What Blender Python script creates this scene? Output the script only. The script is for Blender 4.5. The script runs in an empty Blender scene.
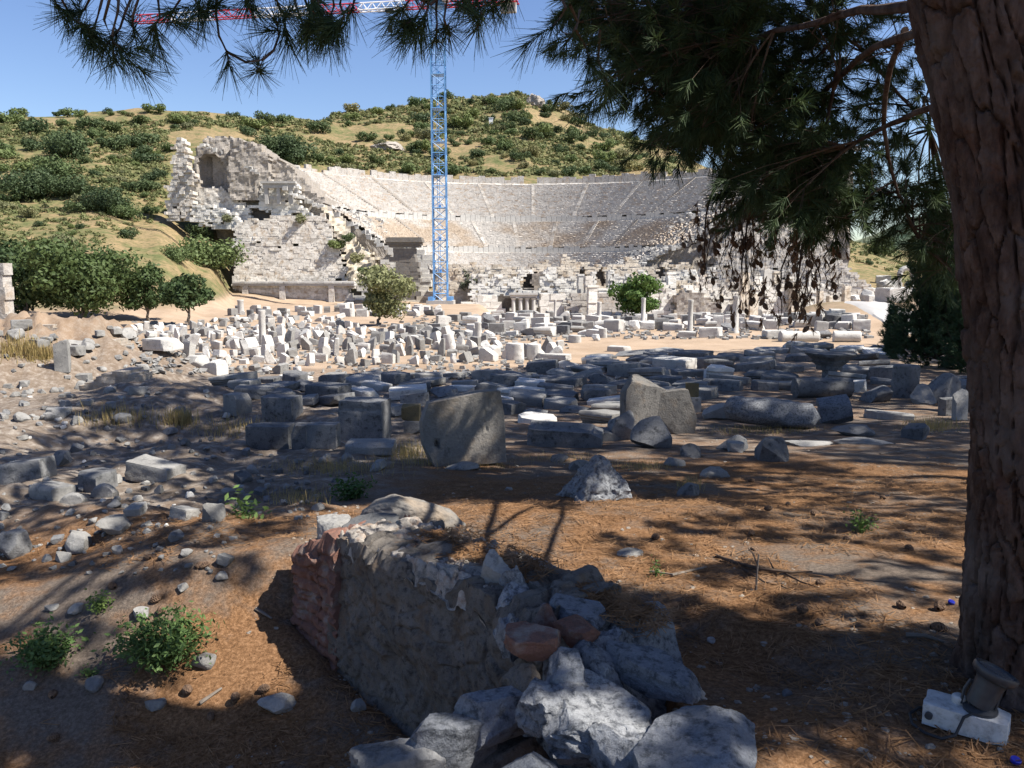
import bpy, math, random
import numpy as np
from mathutils import Vector, Matrix

random.seed(11)
RNG = np.random.default_rng(11)
SC = bpy.context.scene
COL = SC.collection
R = math.radians
F = 804.0
PITCH = R(8.07)
CP, SP = math.cos(PITCH), math.sin(PITCH)
CAMZ = 1.6
SUN_EL = R(52)
SUN_H = Vector((0.95, -0.29)).normalized()
SUN = Vector((SUN_H.x * math.cos(SUN_EL), SUN_H.y * math.cos(SUN_EL), math.sin(SUN_EL)))

# ------------------------------------------------------------------ noise
def _hash(ix, iy, iz, seed):
    h = (ix * 374761393 + iy * 668265263 + iz * 1440662683 + seed * 974634637) & 0xFFFFFFFF
    h = ((h ^ (h >> 13)) * 1274126177) & 0xFFFFFFFF
    h = h ^ (h >> 16)
    return (h & 0xFFFFFF).astype(np.float64) / float(0xFFFFFF)

def vnoise(p, seed=0):
    p = np.asarray(p, dtype=np.float64)
    i = np.floor(p).astype(np.int64)
    f = p - i
    f = f * f * (3 - 2 * f)
    out = 0
    for dx in (0, 1):
        wx = f[:, 0] if dx else 1 - f[:, 0]
        for dy in (0, 1):
            wy = f[:, 1] if dy else 1 - f[:, 1]
            for dz in (0, 1):
                wz = f[:, 2] if dz else 1 - f[:, 2]
                out = out + wx * wy * wz * _hash(i[:, 0] + dx, i[:, 1] + dy, i[:, 2] + dz, seed)
    return out * 2 - 1

def fbm(p, octv=4, seed=0, gain=0.5):
    p = np.asarray(p, dtype=np.float64)
    a, s, o = 1.0, 0.0, 0.0
    for k in range(octv):
        o = o + a * vnoise(p * (2.03 ** k), seed + k * 17)
        s += a
        a *= gain
    return o / s

def cells(u, v, seed=0):
    """F2-F1 of a jittered grid, and the id of the nearest cell"""
    iu, iv = np.floor(u).astype(np.int64), np.floor(v).astype(np.int64)
    d1 = np.full(u.shape, 9.0); d2 = np.full(u.shape, 9.0); cid = np.zeros(u.shape)
    for a in (-1, 0, 1):
        for b in (-1, 0, 1):
            cu, cv = iu + a, iv + b
            z = np.zeros_like(cu)
            pu = cu + _hash(cu, cv, z, seed); pv = cv + _hash(cu, cv, z, seed + 5)
            d = np.hypot(pu - u, pv - v)
            near = d < d1
            d2 = np.where(near, d1, np.minimum(d2, d))
            cid = np.where(near, _hash(cu, cv, z, seed + 9), cid)
            d1 = np.where(near, d, d1)
    return d2 - d1, cid

def sstep(a, b, x):
    t = np.clip((np.asarray(x, dtype=np.float64) - a) / (b - a), 0, 1)
    return t * t * (3 - 2 * t)

# ------------------------------------------------------------------ meshes
def new_mesh(name, V, Q=None, T=None, mat=None, smooth=0.0, colors=None):
    V = np.asarray(V, dtype=np.float32)
    me = bpy.data.meshes.new(name)
    loops, starts, n = [], [], 0
    if Q is not None and len(Q):
        Q = np.asarray(Q, dtype=np.int32)
        loops.append(Q.ravel()); starts.append(np.arange(len(Q)) * 4); n = len(Q) * 4
    if T is not None and len(T):
        T = np.asarray(T, dtype=np.int32)
        loops.append(T.ravel()); starts.append(np.arange(len(T)) * 3 + n)
    loops = np.concatenate(loops).astype(np.int32); starts = np.concatenate(starts).astype(np.int32)
    me.vertices.add(len(V)); me.vertices.foreach_set('co', V.ravel())
    me.loops.add(len(loops)); me.loops.foreach_set('vertex_index', loops)
    me.polygons.add(len(starts)); me.polygons.foreach_set('loop_start', starts)
    me.update(calc_edges=True)
    if colors is not None:
        ca = me.color_attributes.new('zone', 'FLOAT_COLOR', 'POINT')
        c = np.ones((len(V), 4), dtype=np.float32); c[:, :3] = colors
        ca.data.foreach_set('color', c.ravel())
    if not smooth:
        me.polygons.foreach_set('use_smooth', np.zeros(len(starts), dtype=bool))
    else:
        me.polygons.foreach_set('use_smooth', np.ones(len(starts), dtype=bool))
        if smooth < 179:
            me.set_sharp_from_angle(angle=R(smooth))
    if mat is not None:
        me.materials.append(mat)
    return me

def link(name, me, parent=None, loc=None, rot=None, scale=None):
    o = bpy.data.objects.new(name, me)
    COL.objects.link(o)
    if parent is not None: o.parent = parent
    if loc is not None: o.location = loc
    if rot is not None: o.rotation_euler = rot
    if scale is not None: o.scale = scale
    return o

def obj(name, V, Q=None, T=None, mat=None, parent=None, smooth=0.0, colors=None, loc=None, rot=None):
    return link(name, new_mesh(name, V, Q, T, mat, smooth, colors), parent, loc, rot)

def tag(o, label=None, cat=None, group=None, kind=None):
    if label: o['label'] = label
    if cat: o['category'] = cat
    if group: o['group'] = group
    if kind: o['kind'] = kind
    return o

def thing(name, label, cat, loc=(0, 0, 0), rz=0.0, group=None):
    o = bpy.data.objects.new(name, None)
    COL.objects.link(o)
    o.location = loc; o.rotation_euler = (0, 0, rz)
    o.empty_display_size = 0.2
    return tag(o, label, cat, group)

class MB:
    """collects quads and triangles for ONE mesh"""
    def __init__(s): s.V, s.Q, s.T, s.n = [], [], [], 0
    def add(s, V, Q=None, T=None):
        V = np.asarray(V, dtype=np.float64).reshape(-1, 3)
        if Q is not None and len(Q): s.Q.append(np.asarray(Q).reshape(-1, 4) + s.n)
        if T is not None and len(T): s.T.append(np.asarray(T).reshape(-1, 3) + s.n)
        s.V.append(V); s.n += len(V)
        return s
    def box(s, c, size, rz=0.0, M=None):
        c = np.asarray(c, float); h = np.asarray(size, float) / 2
        P = np.array([[x, y, z] for z in (-1, 1) for y in (-1, 1) for x in (-1, 1)], float) * h
        if M is not None: P = P @ np.asarray(M).T
        elif rz:
            a, b = math.cos(rz), math.sin(rz)
            P = np.stack([P[:, 0] * a - P[:, 1] * b, P[:, 0] * b + P[:, 1] * a, P[:, 2]], 1)
        return s.add(P + c, [[0, 2, 3, 1], [4, 5, 7, 6], [0, 1, 5, 4], [2, 6, 7, 3], [0, 4, 6, 2], [1, 3, 7, 5]])
    def boxes(s, C, S, J=None):
        """many axis aligned boxes at once, corner jitter J"""
        C = np.asarray(C, float); S = np.asarray(S, float) / 2
        P = np.array([[x, y, z] for z in (-1, 1) for y in (-1, 1) for x in (-1, 1)], float)
        V = C[:, None, :] + P[None] * S[:, None, :]
        if J: V = V + RNG.uniform(-J, J, V.shape)
        q = np.array([[0, 2, 3, 1], [4, 5, 7, 6], [0, 1, 5, 4], [2, 6, 7, 3], [0, 4, 6, 2], [1, 3, 7, 5]])
        Q = (np.arange(len(C)) * 8)[:, None, None] + q[None]
        return s.add(V.reshape(-1, 3), Q.reshape(-1, 4))
    def tube(s, path, rad, n=8, cap=True, M=None):
        path = np.asarray(path, float); m = len(path)
        rad = np.broadcast_to(np.asarray(rad, float), (m,))
        tg = np.gradient(path, axis=0); tg /= np.linalg.norm(tg, axis=1)[:, None] + 1e-9
        ref = np.array([0.0, 0, 1.0]) if abs(tg[:, 2]).mean() < 0.8 else np.array([1.0, 0, 0])
        a = np.cross(tg, ref); a /= np.linalg.norm(a, axis=1)[:, None] + 1e-9
        b = np.cross(tg, a)
        th = np.arange(n) / n * 2 * np.pi
        V = path[:, None] + rad[:, None, None] * (np.cos(th)[None, :, None] * a[:, None] + np.sin(th)[None, :, None] * b[:, None])
        i = np.arange(m - 1)[:, None] * n; j = np.arange(n)[None]; k = (j + 1) % n
        Q = np.stack([i + j, i + k, i + n + k, i + n + j], -1).reshape(-1, 4)
        T = None
        V = V.reshape(-1, 3)
        if cap:
            V = np.vstack([V, path[0], path[-1]])
            jj = np.arange(n); kk = (jj + 1) % n
            T = np.vstack([np.stack([np.full(n, m * n), kk, jj], 1), np.stack([np.full(n, m * n + 1), (m - 1) * n + jj, (m - 1) * n + kk], 1)])
        return s.add(V, Q, T)
    def lathe(s, prof, n=24, c=(0, 0, 0), M=None):
        """prof: list of (r, z)"""
        prof = np.asarray(prof, float); m = len(prof)
        th = np.arange(n) / n * 2 * np.pi
        V = np.stack([prof[:, 0][:, None] * np.cos(th), prof[:, 0][:, None] * np.sin(th), np.repeat(prof[:, 1][:, None], n, 1)], -1).reshape(-1, 3)
        i = np.arange(m - 1)[:, None] * n; j = np.arange(n)[None]; k = (j + 1) % n
        Q = np.stack([i + j, i + k, i + n + k, i + n + j], -1).reshape(-1, 4)
        V = np.vstack([V, [0, 0, prof[0, 1]], [0, 0, prof[-1, 1]]])
        jj = np.arange(n); kk = (jj + 1) % n
        T = np.vstack([np.stack([np.full(n, m * n), kk, jj], 1), np.stack([np.full(n, m * n + 1), (m - 1) * n + jj, (m - 1) * n + kk], 1)])
        if M is not None: V = V @ np.asarray(M).T
        return s.add(V + np.asarray(c, float), Q, T)
    def data(s):
        return np.vstack(s.V), (np.vstack(s.Q) if s.Q else None), (np.vstack(s.T) if s.T else None)
    def build(s, name, mat, parent=None, smooth=0.0, loc=None, rot=None):
        V, Q, T = s.data()
        return obj(name, V, Q, T, mat, parent, smooth, loc=loc, rot=rot)

def grid_quads(m, n, wrap=False):
    """quads of an m x n vertex grid (row major)"""
    i = np.arange(m - 1)[:, None] * n
    j = np.arange(n if wrap else n - 1)[None]
    k = (j + 1) % n
    return np.stack([i + j, i + k, i + n + k, i + n + j], -1).reshape(-1, 4)

def cubegrid(n):
    """unit cube (-.5..+.5) with n cells an edge, shared vertices"""
    t = np.linspace(-.5, .5, n + 1)
    A, B = np.meshgrid(t, t, indexing='ij')
    a, b = A.ravel(), B.ravel(); h = np.full_like(a, .5)
    V, Q, off = [], [], 0
    g = grid_quads(n + 1, n + 1)
    for f, flip in (((a, b, h), 1), ((a, b, -h), 0), ((h, a, b), 1), ((-h, a, b), 0), ((b, h, a), 1), ((b, -h, a), 0)):
        V.append(np.stack(f, 1)); q = g + off
        Q.append(q[:, ::-1] if flip else q); off += len(a)
    V = np.vstack(V); Q = np.vstack(Q)
    key = np.round(V * 4096).astype(np.int64)
    _, idx, inv = np.unique(key, axis=0, return_index=True, return_inverse=True)
    return V[idx], inv.ravel()[Q][:, ::-1]

def cut(V, planes):
    """press everything beyond each plane (n, d) down onto it"""
    for n, d in planes:
        n = np.asarray(n, float); n = n / np.linalg.norm(n)
        e = np.maximum(V @ n - d, 0)
        V = V - e[:, None] * n
    return V

def rand_dir(n=1):
    v = RNG.normal(size=(n, 3)); return v / np.linalg.norm(v, axis=1)[:, None]

def stone(kind, n=9, seed=0, rough=0.02, chips=4):
    """one stone, unit sized, base at z=0"""
    rg = np.random.default_rng(seed)
    V, Q = cubegrid(n)
    if kind in ('block', 'slab'):
        # rounded arrises, broken corners, one worn side
        r = 0.035
        s = np.sign(V); e = np.abs(V)
        near = np.maximum(e - (.5 - r), 0) / r
        k = np.linalg.norm(near, axis=1); k = np.where(k > 1, k, 1)
        e = np.where(e > .5 - r, .5 - r + near / k[:, None] * r, e)
        V = s * e
        pl = []
        for _ in range(chips):
            d = rg.choice([-1, 1], 3).astype(float) * rg.uniform(.25, 1, 3)
            if rg.random() < .5: d[rg.integers(0, 3)] *= .1
            d /= np.linalg.norm(d)
            corner = np.abs(d).sum() * .5
            pl.append((d, corner * rg.uniform(.66, .95)))
        if kind == 'slab':
            pl.append((np.array([rg.uniform(-.9, .9), rg.uniform(-.3, .3), 1.0]), rg.uniform(.30, .42)))
        V = cut(V, pl)
    elif kind == 'boulder':
        V = V / np.linalg.norm(V, axis=1)[:, None] * .62
        pl = [(d, rg.uniform(.30, .50)) for d in rg.normal(size=(14, 3))] + [((0, 0, -1), .26)]
        V = cut(V, pl)
    elif kind == 'rock':
        V = V / np.linalg.norm(V, axis=1)[:, None] * .6
        pl = [(d, rg.uniform(.27, .48)) for d in rg.normal(size=(9, 3))] + [((0, 0, -1), .22)]
        V = cut(V, pl)
    nz = np.stack([fbm(V * 3.1 + 7 * seed + 31 * k, 5, seed + k, .6) for k in range(3)], 1)
    if kind == 'rock': V = cut(V, [((0, 0, -1), .22)])
    V = V + nz * rough
    lo, hi = V.min(0), V.max(0)
    V = (V - (lo + hi) / 2) / (hi - lo); V[:, 2] += .5
    return V, Q

def ray(px, row):
    u = (px - 512) / F; v = (384 - row) / F
    return u, CP + v * SP, v * CP - SP
def at(px, row, y):
    X, Y, Z = ray(px, row); t = y / Y
    return np.array((X * t, y, CAMZ + Z * t))
def zrow(row, y): return at(512, row, y)[2]
SKY_STRENGTH, SUN_STRENGTH, EXPOSURE = .07, 5.0, 1.13
# ------------------------------------------------------------------ materials
class NT:
    def __init__(s, name):
        s.m = bpy.data.materials.new(name); s.m.use_nodes = True
        s.t = s.m.node_tree; s.t.nodes.clear()
        s.out = s.t.nodes.new('ShaderNodeOutputMaterial')
        s.b = s.t.nodes.new('ShaderNodeBsdfPrincipled')
        s.t.links.new(s.b.outputs[0], s.out.inputs[0])
    def n(s, typ, **kw):
        nd = s.t.nodes.new(typ)
        for k, v in kw.items(): setattr(nd, k, v)
        return nd
    def l(s, a, b): s.t.links.new(a, b)
    def pos(s): return s.n('ShaderNodeNewGeometry').outputs['Position']
    def noise(s, scale, detail=5, rough=.6, vec=None, stretch=None):
        nd = s.n('ShaderNodeTexNoise'); nd.inputs['Scale'].default_value = scale
        nd.inputs['Detail'].default_value = detail; nd.inputs['Roughness'].default_value = rough
        vec = vec or s.pos()
        if stretch:
            mp = s.n('ShaderNodeMapping'); mp.inputs['Scale'].default_value = stretch
            s.l(vec, mp.inputs[0]); vec = mp.outputs[0]
        s.l(vec, nd.inputs['Vector'])
        return nd.outputs['Fac']
    def ramp(s, fac, stops, interp='LINEAR'):
        nd = s.n('ShaderNodeValToRGB'); nd.color_ramp.interpolation = interp
        el = nd.color_ramp.elements
        while len(el) < len(stops): el.new(.5)
        for e, (p, c) in zip(el, stops):
            e.position = p
            e.color = (c, c, c, 1) if isinstance(c, (int, float)) else (*c, 1)
        s.l(fac, nd.inputs[0]); return nd.outputs[0]
    def mix(s, fac, a, b, mode='MIX'):
        nd = s.n('ShaderNodeMix', data_type='RGBA', blend_type=mode)
        for i, v in ((0, fac), (6, a), (7, b)):
            if isinstance(v, (int, float)): nd.inputs[i].default_value = v
            elif isinstance(v, tuple): nd.inputs[i].default_value = (*v, 1)
            else: s.l(v, nd.inputs[i])
        return nd.outputs[2]
    def math(s, op, a, b=0.0, clamp=False):
        nd = s.n('ShaderNodeMath', operation=op, use_clamp=clamp)
        for i, v in ((0, a), (1, b)):
            if isinstance(v, (int, float)): nd.inputs[i].default_value = v
            else: s.l(v, nd.inputs[i])
        return nd.outputs[0]
    def bump(s, h, strength=.5, dist=.02, prev=None):
        nd = s.n('ShaderNodeBump'); nd.inputs['Strength'].default_value = strength; nd.inputs['Distance'].default_value = dist
        s.l(h, nd.inputs['Height'])
        if prev: s.l(prev, nd.inputs['Normal'])
        return nd.outputs[0]
    def done(s, col, rough=.9, normal=None, spec=.2, metal=0.0):
        if isinstance(col, tuple): s.b.inputs['Base Color'].default_value = (*col, 1)
        else: s.l(col, s.b.inputs['Base Color'])
        s.b.inputs['Roughness'].default_value = rough
        s.b.inputs['Specular IOR Level'].default_value = spec
        s.b.inputs['Metallic'].default_value = metal
        if normal is not None: s.l(normal, s.b.inputs['Normal'])
        return s.m

def stone_mat(name, a, b, dark, scale=1.0, lichen=.5, bump=.5, warm=None, rand=.25, course=None):
    """weathered stone: two tones, dark lichen crusts, stains, pitted surface"""
    k = NT(name)
    n1 = k.noise(1.3 * scale, 6, .65); n2 = k.noise(6 * scale, 8, .7); n3 = k.noise(30 * scale, 6, .7)
    c = k.mix(k.ramp(n1, [(.35, 0.0), (.65, 1.0)]), a, b)
    c = k.mix(k.ramp(n2, [(.62 - .2 * lichen, 0.0), (.74 - .14 * lichen, .9)]), c, dark)
    if warm: c = k.mix(k.ramp(k.noise(2.2 * scale, 5, .6), [(.52, 0.0), (.68, .8)]), c, warm)
    c = k.mix(.55, c, k.ramp(n3, [(.25, .35), (.7, 1.0)]), 'MULTIPLY')
    oi = k.n('ShaderNodeObjectInfo')
    c = k.mix(1.0, c, k.ramp(oi.outputs['Random'], [(0, 1 - rand), (1, 1 + rand * .25)]), 'MULTIPLY')
    if course:      # every block of the courses has its own tone
        mp = k.n('ShaderNodeMapping'); mp.inputs['Scale'].default_value = course; k.l(k.pos(), mp.inputs[0])
        vo = k.n('ShaderNodeTexVoronoi'); vo.inputs['Scale'].default_value = 1.0; k.l(mp.outputs[0], vo.inputs['Vector'])
        sc_ = k.n('ShaderNodeSeparateColor'); k.l(vo.outputs['Color'], sc_.inputs[0])
        c = k.mix(1.0, c, k.ramp(sc_.outputs[0], [(0, (.70, .68, .65)), (.3, (.92, .91, .89)), (1, (1.12, 1.11, 1.09))]), 'MULTIPLY')
    h = k.math('ADD', n2, k.math('MULTIPLY', n3, .5))
    return k.done(c, .92, k.bump(h, bump, .06 / scale), .15)

M = {}
M['marble'] = stone_mat('white_marble', (.66, .64, .60), (.53, .515, .485), (.25, .245, .235), .8, .30, .35)
M['ashlar'] = stone_mat('pale_ashlar', (.72, .69, .64), (.60, .565, .52), (.33, .31, .28), .35, .5, .5, (.42, .33, .24), 0, (.75, .2, 1.4))
M['cream'] = stone_mat('cream_limestone', (.70, .64, .55), (.60, .53, .44), (.27, .23, .19), .35, .35, .5, (.50, .38, .26), 0, (.75, .2, 1.4))
M['seat'] = stone_mat('seat_marble', (.52, .49, .45), (.40, .375, .345), (.19, .18, .17), .3, .5, .5, (.36, .27, .19), 0)
M['rubblecore'] = stone_mat('rubble_concrete', (.44, .40, .355), (.34, .31, .275), (.18, .16, .145), .55, .6, .9, (.36, .30, .22), 0)
M['greystone'] = stone_mat('grey_weathered_marble', (.24, .24, .24), (.155, .157, .16), (.055, .057, .06), 1.6, .55, .5)
M['palestone'] = stone_mat('pale_weathered_marble', (.35, .34, .32), (.24, .235, .225), (.09, .09, .09), 1.6, .3, .5)
M['slabstone'] = stone_mat('tan_grey_slab', (.26, .24, .215), (.19, .18, .165), (.09, .087, .083), 1.1, .35, .5, (.28, .22, .16))
M['lichenrock'] = stone_mat('lichen_rock', (.36, .37, .38), (.24, .25, .27), (.06, .065, .075), 5.0, .75, .9)
M['bluestone'] = stone_mat('pale_grey_slate', (.29, .305, .335), (.19, .205, .23), (.06, .067, .078), 4.0, .7, 1.0)
M['mortar'] = stone_mat('shaded_lime_mortar', (.215, .19, .165), (.14, .126, .11), (.055, .05, .047), 4.5, .6, 1.0, (.18, .13, .09), 0)  # darker copy of the mortar, the face's shade is in its colour
M['litmortar'] = stone_mat('sunlit_lime_mortar', (.50, .455, .40), (.34, .305, .265), (.13, .12, .11), 5.0, .6, 1.0, (.34, .21, .13), 0)  # paler copy of the mortar, sunlight on the wall top painted in
M['brick'] = stone_mat('weathered_red_brick', (.23, .12, .09), (.19, .10, .075), (.11, .08, .07), 4.0, .5, .8, (.30, .26, .225), .15)
M['midmarble'] = stone_mat('course_marble', (.78, .76, .72), (.68, .66, .61), (.38, .37, .34), .5, .30, .35, None, 0, (.75, .2, 1.4))
M['yellowstone'] = stone_mat('ochre_stained_stone', (.22, .175, .095), (.17, .145, .09), (.10, .09, .065), 3.0, .3, .5)
M['debris'] = stone_mat('rubble_stone', (.42, .375, .32), (.29, .255, .215), (.12, .108, .095), 3.0, .4, .7, (.33, .25, .18))

M['palebank'] = stone_mat('eroded_pale_bank', (.66, .60, .50), (.50, .44, .35), (.28, .24, .18), .4, .35, .8, (.52, .43, .29), 0)
M['darkslab'] = stone_mat('dark_tan_slab', (.185, .175, .16), (.13, .124, .117), (.06, .056, .054), 1.4, .55, .6, (.19, .155, .12))
k = NT('earthy_seats')
n1 = k.noise(.06, 4, .6); n2 = k.noise(1.6, 6, .7)
c = k.mix(k.ramp(n1, [(.44, 0.0), (.56, 1.0)]), k.ramp(n2, [(.3, (.22, .21, .195)), (.6, (.48, .45, .41))]), k.ramp(n2, [(.3, (.20, .155, .115)), (.6, (.40, .335, .265))]))
M['seatwarm'] = k.done(c, .92, k.bump(n2, .5, .2), .12)
def dark_void(name):
    k = NT(name); return k.done((.03, .027, .024), 1.0)
M['shade_panel'] = stone_mat('opening_shade', (.13, .115, .10), (.10, .088, .075), (.05, .045, .04), .6, .5, .5, None, 0)  # dark tone for panels that stand in for the shade inside openings

def leaf_mat(name, c0, c1, c2, scale, trans=.25):
    k = NT(name)
    n1 = k.noise(scale, 3, .6); n2 = k.noise(scale * 7, 3, .6)
    c = k.mix(k.ramp(n1, [(.35, 0.0), (.65, 1.0)]), c0, c1)
    c = k.mix(k.ramp(n2, [(.48, 0.0), (.75, .8)]), c, c2)
    oi = k.n('ShaderNodeObjectInfo')
    c = k.mix(1.0, c, k.ramp(oi.outputs['Random'], [(0, (.72, .76, .78)), (.5, (1, 1, 1)), (1, (1.25, 1.12, .95))]), 'MULTIPLY')
    k.done(c, .65, None, .25)
    tr = k.n('ShaderNodeBsdfTranslucent'); k.l(c, tr.inputs[0])
    mx = k.n('ShaderNodeMixShader'); mx.inputs[0].default_value = trans
    k.l(k.b.outputs[0], mx.inputs[1]); k.l(tr.outputs[0], mx.inputs[2]); k.l(mx.outputs[0], k.out.inputs[0])
    return k.m
M['shrub'] = leaf_mat('maquis_leaf', (.085, .125, .045), (.12, .162, .06), (.165, .195, .08), .35)
M['shrubdark'] = leaf_mat('dark_maquis_leaf', (.052, .082, .036), (.075, .108, .045), (.11, .138, .06), .35)
M['shrubolive'] = leaf_mat('olive_maquis_leaf', (.145, .155, .075), (.185, .185, .09), (.225, .215, .115), .35)
M['scrub'] = leaf_mat('dry_scrub_leaf', (.105, .13, .05), (.16, .17, .07), (.25, .225, .11), .08)
M['figleaf'] = leaf_mat('fig_leaf', (.04, .068, .024), (.065, .10, .034), (.10, .14, .05), .5)
M['olivegreen'] = leaf_mat('olive_leaf', (.15, .165, .07), (.20, .21, .10), (.25, .25, .13), .6)
M['greyolive'] = leaf_mat('grey_olive_leaf', (.12, .135, .085), (.16, .17, .11), (.20, .21, .14), .6)
M['brightleaf'] = leaf_mat('mulberry_leaf', (.045, .095, .025), (.07, .13, .035), (.10, .17, .05), .6)
M['weed'] = leaf_mat('weed_leaf', (.075, .14, .04), (.12, .19, .055), (.17, .24, .08), 9.0, .3)
M['darkneedle'] = leaf_mat('dark_juniper', (.045, .08, .036), (.065, .105, .045), (.09, .13, .055), 1.2, .15)
M['needle'] = leaf_mat('pine_needle', (.027, .05, .022), (.045, .076, .029), (.085, .115, .04), 1.4, .25)
M['deadneedle'] = leaf_mat('dead_pine_needle', (.12, .07, .042), (.17, .10, .06), (.21, .13, .082), 2.0, .15)

def grass_mat(name, stops):
    k = NT(name)
    c = k.ramp(k.noise(9, 3, .7), stops)
    k.done(c, .85, None, .15)
    tr = k.n('ShaderNodeBsdfTranslucent'); k.l(c, tr.inputs[0])
    mx = k.n('ShaderNodeMixShader'); mx.inputs[0].default_value = .3
    k.l(k.b.outputs[0], mx.inputs[1]); k.l(tr.outputs[0], mx.inputs[2]); k.l(mx.outputs[0], k.out.inputs[0])
    return k.m
M['drygrass'] = grass_mat('dry_grass', [(.3, (.26, .19, .08)), (.5, (.38, .29, .13)), (.7, (.20, .19, .07))])
M['litter'] = grass_mat('fallen_pine_needles', [(.3, (.13, .07, .034)), (.5, (.24, .135, .066)), (.7, (.37, .23, .13))])

k = NT('pine_bark')
n1 = k.noise(14, 8, .7, stretch=(1, 1, .35)); n2 = k.noise(60, 5, .7); n3 = k.noise(3, 3, .6)
c = k.ramp(n1, [(.32, (.020, .013, .011)), (.5, (.062, .040, .032)), (.68, (.125, .088, .072))])
c = k.mix(k.ramp(n3, [(.45, 0.0), (.7, .7)]), c, (.13, .115, .108))
c = k.mix(k.ramp(k.noise(7, 5, .7, stretch=(1, 1, .5)), [(.57, 0.0), (.72, .6)]), c, (.12, .06, .04))
M['bark'] = k.done(c, .95, k.bump(k.math('ADD', n1, k.math('MULTIPLY', n2, .4)), .8, .02), .1)
k = NT('bark_flake'); M['flake'] = k.done((.30, .22, .16), .9)
k = NT('twig_bark'); M['twig'] = k.done(k.ramp(k.noise(25, 4, .6), [(.3, (.05, .035, .026)), (.7, (.12, .085, .06))]), .9)
k = NT('grey_bark'); M['greybark'] = k.done(k.ramp(k.noise(8, 4, .6), [(.3, (.10, .085, .07)), (.7, (.22, .19, .16))]), .9)
k = NT('pine_cone_scale'); M['cone'] = k.done(k.ramp(k.noise(40, 3, .6), [(.3, (.06, .037, .026)), (.7, (.17, .11, .07))]), .8)
k = NT('crane_blue_paint'); M['blue'] = k.done(k.ramp(k.noise(.8, 3, .6), [(.3, (.10, .25, .48)), (.7, (.14, .31, .56))]), .45, None, .4)
k = NT('crane_red_paint'); M['red'] = k.done(k.ramp(k.noise(.8, 3, .6), [(.3, (.42, .03, .05)), (.7, (.52, .05, .07))]), .45, None, .4)
k = NT('crane_white_paint'); M['white'] = k.done(k.ramp(k.noise(.8, 3, .6), [(.3, (.68, .68, .70)), (.7, (.78, .78, .78))]), .45, None, .4)
k = NT('concrete_counterweight'); M['concrete'] = k.done(k.ramp(k.noise(2, 3, .6), [(.3, (.28, .27, .25)), (.7, (.40, .38, .36))]), .9)
k = NT('dark_cable'); M['cable'] = k.done((.03, .03, .032), .6)
k = NT('lamp_grey_plastic')
M['lamp'] = k.done(k.ramp(k.noise(30, 3, .6), [(.3, (.028, .030, .034)), (.7, (.048, .050, .055))]), .42, None, .4)
k = NT('lamp_glass'); k.b.inputs['Transmission Weight'].default_value = .0
M['lampglass'] = k.done((.10, .11, .12), .08, None, .6)
k = NT('painted_concrete_block')
n1 = k.noise(30, 6, .7)
M['whiteblock'] = k.done(k.ramp(n1, [(.3, (.27, .265, .25)), (.5, (.47, .47, .46)), (.7, (.54, .54, .53))]), .8, k.bump(n1, .3, .01), .2)
k = NT('blue_plastic_cap'); M['bluecap'] = k.done(k.ramp(k.noise(30, 2, .5), [(.3, (.010, .018, .26)), (.7, (.018, .028, .34))]), .35, None, .5)
k = NT('road_gravel'); M['road'] = k.done(k.ramp(k.noise(.8, 6, .7), [(.3, (.30, .29, .28)), (.7, (.38, .37, .355))]), .9)
k = NT('distant_hill'); M['farhill'] = k.done(k.ramp(k.noise(.006, 5, .6), [(.35, (.05, .08, .05)), (.65, (.16, .16, .09))]), .95)

# the ground: zone.r = dry grass slope, zone.g = bare sandy yard, zone.b = stony earth; else pine litter
k = NT('ground')
at_ = k.n('ShaderNodeAttribute'); at_.attribute_name = 'zone'
sep = k.n('ShaderNodeSeparateColor'); k.l(at_.outputs['Color'], sep.inputs[0])
zr, zg_, zb = sep.outputs[0], sep.outputs[1], sep.outputs[2]
a1 = k.noise(.7, 6, .65); a2 = k.noise(5, 6, .7); a3 = k.noise(45, 5, .75); a4 = k.noise(.035, 5, .65); a5 = k.noise(.25, 6, .7)
needles = k.ramp(a3, [(.28, (.052, .027, .014)), (.5, (.16, .086, .042)), (.72, (.30, .175, .095))])
earth = k.ramp(a3, [(.3, (.065, .054, .045)), (.7, (.165, .145, .125))])
c = k.mix(k.ramp(k.math('ADD', k.math('MULTIPLY', a1, .7), k.math('MULTIPLY', a2, .3)), [(.46, 0.0), (.57, .85)]), needles, earth)
stony = k.ramp(a2, [(.3, (.105, .08, .058)), (.5, (.18, .145, .115)), (.68, (.31, .275, .235))])
c = k.mix(k.math('MULTIPLY', zb, 1.0), c, k.mix(.5, stony, k.ramp(a3, [(.3, .5), (.7, 1.1)]), 'MULTIPLY'))
sand = k.ramp(k.math('ADD', k.math('MULTIPLY', a5, .6), k.math('MULTIPLY', a3, .4)), [(.35, (.25, .18, .12)), (.6, (.36, .275, .20))])
c = k.mix(zg_, c, sand)
dry = k.ramp(k.math('ADD', k.math('MULTIPLY', a4, .5), k.math('MULTIPLY', a5, .5)), [(.38, (.085, .10, .042)), (.46, (.135, .13, .062)), (.53, (.205, .158, .088)), (.66, (.28, .205, .125))])
dry = k.mix(1.0, dry, k.ramp(k.noise(1.1, 4, .7), [(.34, (.52, .60, .50)), (.5, (.92, .93, .9)), (.66, (1.2, 1.12, 1.05))]), 'MULTIPLY')
c = k.mix(zr, c, dry)
h = k.math('ADD', k.math('MULTIPLY', a2, .6), k.math('MULTIPLY', a3, .4))
M['ground'] = k.done(c, .95, k.bump(h, .6, .05), .08)
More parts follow.
